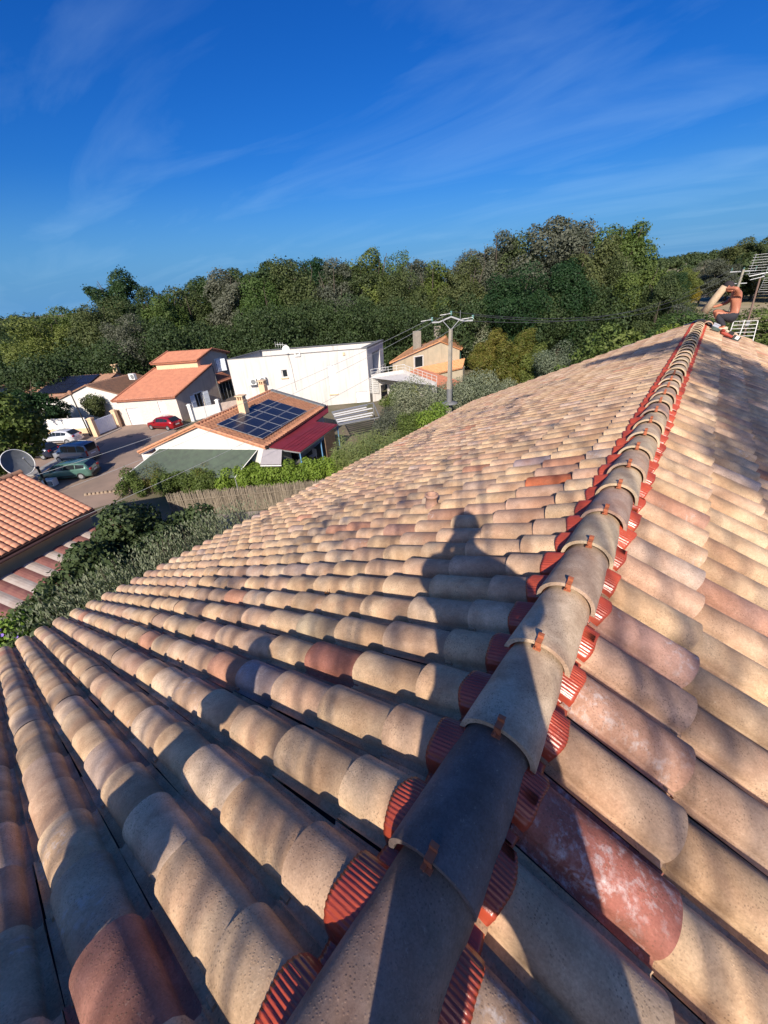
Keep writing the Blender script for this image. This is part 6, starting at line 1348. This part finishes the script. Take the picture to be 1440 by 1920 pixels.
def tools():
    z = Vector((0,0,1))
    r = empty('tape_roll', (.33,12.75,rs(.33)), 'grey-green roll of tape lying on the right slope near the roofer', 'tape roll')
    mb = MB(); c = Vector((.33,12.75,rs(.33)+.01)); tl_ = Vector((CT,0,-ST)); nn = Vector((ST,0,CT)); yy = Vector((0,1,0))
    rows = [[c+(tl_*math.cos(a)+yy*math.sin(a))*q+nn*h for a in np.linspace(0,2*math.pi,25)[:-1]] for q, h in ((.10,0),(.10,.05),(.055,.05),(.055,0))]; mb.grid(rows,0,False,True); mb.build('roll', mat('grey_green_tape', (.10,.14,.12), .6), r)
    mb = MB(); rows = [[c+(tl_*math.cos(a)+yy*math.sin(a))*q+nn*.052 for a in np.linspace(0,2*math.pi,25)[:-1]] for q in (.012,.03)]; mb.grid(rows,0,False,True); mb.tube([c+tl_*-.06+nn*.03, c+tl_*.06+nn*.03], .008, 5); mb.build('core', MT['metal'], r)
    r = empty('angle_grinder', (.52,12.45,rs(.52)), 'red power tool with grey head lying on the right slope', 'power tool')
    c = Vector((.47,12.5,rs(.47)+.04)); mb = MB(); mb.tube([c, c+tl_*.09+yy*-.02, c+tl_*.20-yy*.04, c+tl_*.24-yy*.05], [.03,.04,.03,.035], 10); mb.build('motor_housing', mat('red_tool_plastic', (.40,.07,.04), .4), r)
    mb = MB(); mb.pbox(c+tl_*.24-yy*.12-nn*.03, tl_*.14, yy*.13, nn*.09); mb.build('battery', mat('dark_tool_plastic', (.05,.055,.05), .5), r); mb = MB(); mb.pbox(c+tl_*.28-yy*.125-nn*.0, tl_*.07, yy*.10, nn*.065); mb.build('label', MT['whitec'], r)
    mb = MB(); mb.tube([c-yy*.0+nn*.01, c+yy*.03+nn*.045], [.055,.05], 14); mb.build('disc_guard', mat('red_tool_plastic2', (.30,.05,.03), .4), r)
    r = empty('plastic_tub', (.25,13.02,rs(.25)), 'small pale grey plastic tub on the slope beside the ridge', 'tub')
    c = Vector((.26,13.0,rs(.26)+.03)); mb = MB(); mb.pbox(c, tl_*.13, yy*.11, nn*.07); mb.build('tub', mat('pale_grey_plastic', (.42,.44,.52), .5), r); mb = MB(); mb.pbox(c-tl_*.008-yy*.008+nn*.07, tl_*.146, yy*.126, nn*.014); mb.build('lid', mat('pale_grey_lid', (.50,.51,.56), .5), r)
    r = empty('loose_ridge_tile', (.20,13.35,rs(.2)), 'loose arched ridge tile set down right of the open ridge', 'roof tile')
    V = []; F = []; UV = []; nb = 14; m = nb+1; c = Vector((.17,13.25,-.16))
    for w in (.115,.10):
        for yv in (0,.4):
            for k in range(m): th = math.pi*k/nb; V.append(tuple(c-Vector(r.location)+Vector((-math.cos(th)*w, yv, math.sin(th)*w*1.15)))); UV.append((.2+yv,k/nb))
    for k in range(nb): F += [(k,k+m,k+m+1,k+1),(2*m+k,2*m+k+1,3*m+k+1,3*m+k),(k,k+1,2*m+k+1,2*m+k)]
    me = npmesh('arched_tile', V, F, True, uv=UV, tint=np.tile([.50,.36,.26,.4], (len(V),1))); link('arched_tile', me, MT['tile'], r)
    r = empty('sponge_block', (.55,13.1,rs(.55)), 'small black block by the feet of the roofer', 'block'); c = Vector((.60,12.98,rs(.6)+.02)); mb = MB(); mb.pbox(c, tl_*.11, yy*.07, nn*.06); mb.pbox(c+tl_*.02+nn*.06, tl_*.07, yy*.05, nn*.012); mb.build('foam', MT['black'], r)
    r = empty('tile_offcuts', (.42,13.05,rs(.42)), 'broken pale tile offcuts scattered below the roofer', 'rubble'); rg = random.Random(2)
    for k in range(9): c = Vector((.36+rg.uniform(0,.22),12.98+rg.uniform(0,.18),rs(.45)+.0)); mb = MB(); mb.pbox(c, (rg.uniform(.03,.08),.0,-.02), (.01,rg.uniform(.03,.07),0), (0,.01,.02)); mb.build('offcut', mat('pale_offcut', (.62,.50,.36), .8) if k == 0 else bpy.data.materials['pale_offcut'], r)
    r = empty('red_closure_offcut', (-.02,13.75,-.05), 'loose end of red closure roll draped over the open ridge end', 'closure strip')
    mb = MB(); rows = []
    for k in range(9):
        t = k/8; x = -.16+.34*t; rows.append([(x, 13.6+yy_, -.02-abs(x)*.35+.012*math.sin(k*2.4+yy_*20)) for yy_ in (0,.08,.16,.22)])
    mb.grid(rows,0,True); mb.build('strip', MT['closure'], r)
tools()
def dry_leaf(x, y, side, lab, s=.05, seed=0):
    p = Vector(slope(side, abs(x)/CT, y, .03)); rg = random.Random(seed); r = empty('dry_leaf', tuple(p), lab, 'leaf', 'dry leaves on the tiles', rg.uniform(0,6)); mb = MB(); rows = []
    for k in range(6):
        t = k/5; w = s*.45*math.sin(math.pi*min(1,t*1.05+.02))+.001; rows.append([(t*s-s/2, -w, .01+.012*math.sin(t*5)+.012), (t*s-s/2, 0, .004+.012*math.sin(t*5)), (t*s-s/2, w, .01+.012*math.sin(t*5)+.008)])
    mb.grid(rows, 0, True); mb.build('blade', DL, r, False); mb = MB(); mb.tube([(s/2,0,.01),(s*.9,.01,.03)], .0015, 4); mb.build('stalk', DL, r, False)
DL = mat('dry_leaf_brown', (.36,.15,.05), .7, .2, 60, (.22,.09,.03))
dry_leaf(-2.09,.59,'L','curled orange dry leaf between tile rows at centre left',.07,1); dry_leaf(-1.94,-.24,'L','brown folded dry leaf in the gutter between tiles at the lower left',.06,2)
dry_leaf(-1.47,1.41,'L','tiny dry leaf fragment near the middle of the left slope',.035,3); dry_leaf(-1.0,3.93,'L','reddish dry leaf on a grey tile high on the left slope',.06,4); dry_leaf(.28+.1,4.45,'R','dark shrivelled leaf on the right slope beside the ridge',.05,5)

# ------------------------------------------------------------------ behind the camera: what throws the shadows
def photographer():
    r = empty('person', (.45,-.45,-.3), 'standing roofer taking the picture, out of view behind the camera', 'person'); o = Vector(r.location); J = {}; E = []
    hd = CAM-D*.50+Vector((.02,.01,.005))
    def j(n_, p, rr): J[n_] = (Vector(p)-o, rr)
    hx, hy, hz = hd
    hx += .0; hz += .0
    j('pelvis', (.53,hy-.05,.61), .135); j('waist', (.505,hy-.03,.75), (.145,.12)); j('chest', (.46,hy-.02,.95), (.17,.13)); j('upper', (hx+.02,hy,1.09), (.14,.10)); j('neck', (hx,hy,1.19), .06); j('skull', (hx,hy,1.28), .07)
    sx_, sy = .85, .5
    j('shr', (hx+.17,hy+.09,1.07), .07); j('elr', (hx+.24,hy+.14,1.0), .05); j('wrr', (CAM.x+.11,CAM.y-.06,1.04), .032); j('hdr', (CAM.x+.085,CAM.y-.035,1.07), (.036,.022))
    j('shl', (hx-.17,hy-.09,1.07), .07); j('ell', (hx-.17,hy+.17,.80), .05); j('wrl', (CAM.x-.035,CAM.y-.13,.99), .032); j('hdl', (CAM.x-.03,CAM.y-.08,1.03), (.036,.022))
    j('hr', (.66,hy-.03,.52), .095); j('kr', (.77,hy+.02,.06), .068); j('ar', (.86,hy-.02,-.44), .046); j('tr', (.84,hy+.12,-.48), .042)
    j('hl', (.39,hy-.04,.52), .095); j('kl', (.30,hy+.06,.22), .07); j('al', (.22,hy+.0,-.06), .048); j('tl', (.20,hy+.13,-.08), .042)
    E += [('pelvis','waist'),('waist','chest'),('chest','upper'),('upper','neck'),('neck','skull'),('upper','shr'),('shr','elr'),('elr','wrr'),('wrr','hdr'),('upper','shl'),('shl','ell'),('ell','wrl'),('wrl','hdl'),('pelvis','hr'),('hr','kr'),('kr','ar'),('ar','tr'),('pelvis','hl'),('hl','kl'),('kl','al'),('al','tl')]
    fingers(J, E, 'hdr', (-.6,.2,.7), (0,-1,.2), (0,0,1), 'r'); fingers(J, E, 'hdl', (.6,.3,.7), (0,-1,.2), (0,0,1), 'l')
    b = skin_body('body', J, E, [SKIN], lambda c: 0, r)
    clothed_part('shorts', b, lambda c: (c.z+o.z) < .70 and (c.z+o.z) > .22, SHORT, r, .018); clothed_part('shirt', b, lambda c: .64 < (c.z+o.z) < 1.13 and abs(c.x+o.x-hx) < .3 and (c.y+o.y) < hy+.16, mat('grey_shirt', (.15,.16,.18), .9), r, .022)
    head(r, hd-o+Vector((.02,0,.03)), .112, R_(215), R_(8), HAIR)
    for nm in ('tr','tl'):
        p = J[nm][0]; mb = MB(); rows = []
        for t, w, h_ in ((-.18,.03,.06),(-.12,.045,.09),(.0,.045,.07),(.08,.045,.06),(.12,.03,.04)): rows.append([p+Vector((w*math.cos(a), t, -.04+h_*.5+h_*.5*math.sin(a))) for a in np.linspace(0,2*math.pi,13)[:-1]])
        mb.grid(rows,0,True,True); mb.poly(rows[0]); mb.poly(rows[-1]); mb.build('shoe', SHOE, r, False)
    ph = empty('mobile_phone', tuple(CAM-Fv*.03), 'dark mobile phone held up by the photographer', 'phone'); q = CAM-Fv*.045; mb = MB(); mb.pbox(q-Rv*.038-Uv*.10, Rv*.076, Uv*.15, Fv*.008); mb.build('phone_body', MT['black'], ph); 
photographer()
def shadow_chimney():
    # unseen chimney with round cowl, added to cast blob shadows on near left tiles
    def src(px_, k): return Vector(px_)-D*k
    top = src((-1.41,.79,-.71), 1.9); x, y = top.x, top.y; r = house; zb = -HB-abs(x)*TT-.1
    mb = MB(); mb.box((x+.04, y-.06, (zb+top.z-.34)/2), (.26,.30,top.z-.34-zb)); mb.box((x+.04, y-.06, top.z-.32), (.34,.38,.05)); c = mb.build('chimney', MT['cream'], house)
    mb = MB(); mb.tube([(x,y,top.z-.30),(x,y,top.z-.12),(x,y,top.z-.10),(x,y,top.z-.04),(x,y,top.z+.05),(x,y,top.z+.09)], [.09,.08,.13,.14,.10,.02], 18); q = mb.build('shadow_cowl', MT['terra_b']); q.location = -Vector(house.location); q.parent = c
shadow_chimney()

def shadow_tree(name, label, base, clumps, lf, seed, leaf=.13):
    """real trees standing south-east of the house; clumps: (roof point their shade reaches, distance up the sun ray, radius, leaves)"""
    rng = np.random.default_rng(seed); r = empty(name, (base[0], base[1], G), label, 'tree', 'trees standing behind the photographer'); b = Vector((base[0], base[1], G)); V = []; F = []; off = 0; mb = MB(); tops = []
    for p, k, rad, n in clumps:
        c = Vector(p)-D*k-b; tops.append(c); P = rng.normal(size=(n,3)); P /= np.linalg.norm(P,axis=1,keepdims=True); P *= rad*rng.random((n,1))**.45; P[:,2] *= .8
        nn = rng.normal(size=(n,3)); nn /= np.linalg.norm(nn,axis=1,keepdims=True); v_, f_ = leaf_faces(P+np.array(c), nn, leaf, .6, rng); V.append(v_); F.append(f_+off); off += len(v_)
    link('crown', npmesh('crown', np.concatenate(V), np.concatenate(F)), LF[lf], r)
    hi = max(t.z for t in tops); fork = Vector((0,0,hi*.55)); mb.tube([(0,0,0), fork*.5+Vector((.15,0,0)), fork], [.26,.2,.15], 10)
    for t in tops: m = fork.lerp(t,.5)+Vector((0,0,-.5)); mb.tube([fork, m, t], [.028,.012,.005], 5)
    mb.build('trunk', MT['bark'], r, False)
rg = np.random.default_rng(77)
cl = []
for x, y, rad, n in ((1.0,5.8,.8,1100),(1.8,5.0,.7,700),(2.3,6.8,.9,1400),(1.4,8.6,.8,1100),(.5,7.4,.6,700),(2.6,9.6,.8,900),(.9,10.0,.6,600),(-.9,10.7,.4,300),(.7,4.6,.55,420),(1.3,5.4,.75,900),(.9,6.6,.7,900),(1.9,6.4,.8,1000),(1.5,7.6,.8,1000),(.6,8.3,.7,800),(2.4,8.4,.8,900),(1.3,9.3,.7,700),(.3,9.6,.5,400),(-.5,10.9,.42,330),(-1.2,11.6,.42,330),(-1.9,12.2,.38,220),(.2,10.2,.45,330),(2.9,5.4,.7,600),(3.2,7.2,.8,800),(-.3,9.5,.3,120)): cl.append(((x, y, -.2-abs(x)*TT), 17, rad, n))
shadow_tree('shade_tree', 'tall dense tree right behind the photographer, shading the far right slope', (9.5,-6.5), cl, 'dark', 3)
cl = []
for k in range(78):
    x = rg.uniform(-6.2, 1.9); y = rg.uniform(-1.0, 11.5)
    if abs(x) < .3 and y < 2: continue
    cl.append(((x, y, -.2-abs(x)*TT), rg.uniform(13, 17), rg.uniform(.22,.55), int(rg.uniform(7,26))))
shadow_tree('shade_tree', 'tall sparse airy tree behind the photographer, dappling the left slope', (5.0,-9.5), cl, 'grey', 4, .15)
cl = [((-2.6,-.9,-1.3),9,.4,70),((-1.9,-1.2,-1.0),9,.35,90),((-3.4,-.5,-1.5),9,.4,50),((-1.2,-1.4,-.7),9,.3,60),((-4.2,-.8,-1.8),9,.6,70),((-4.8,.2,-2.1),10,.5,40)]
shadow_tree('shade_tree', 'lower bushy tree behind the photographer to the left, shading the near left tiles', (1.5,-8.5), cl, 'mid', 5, .12)
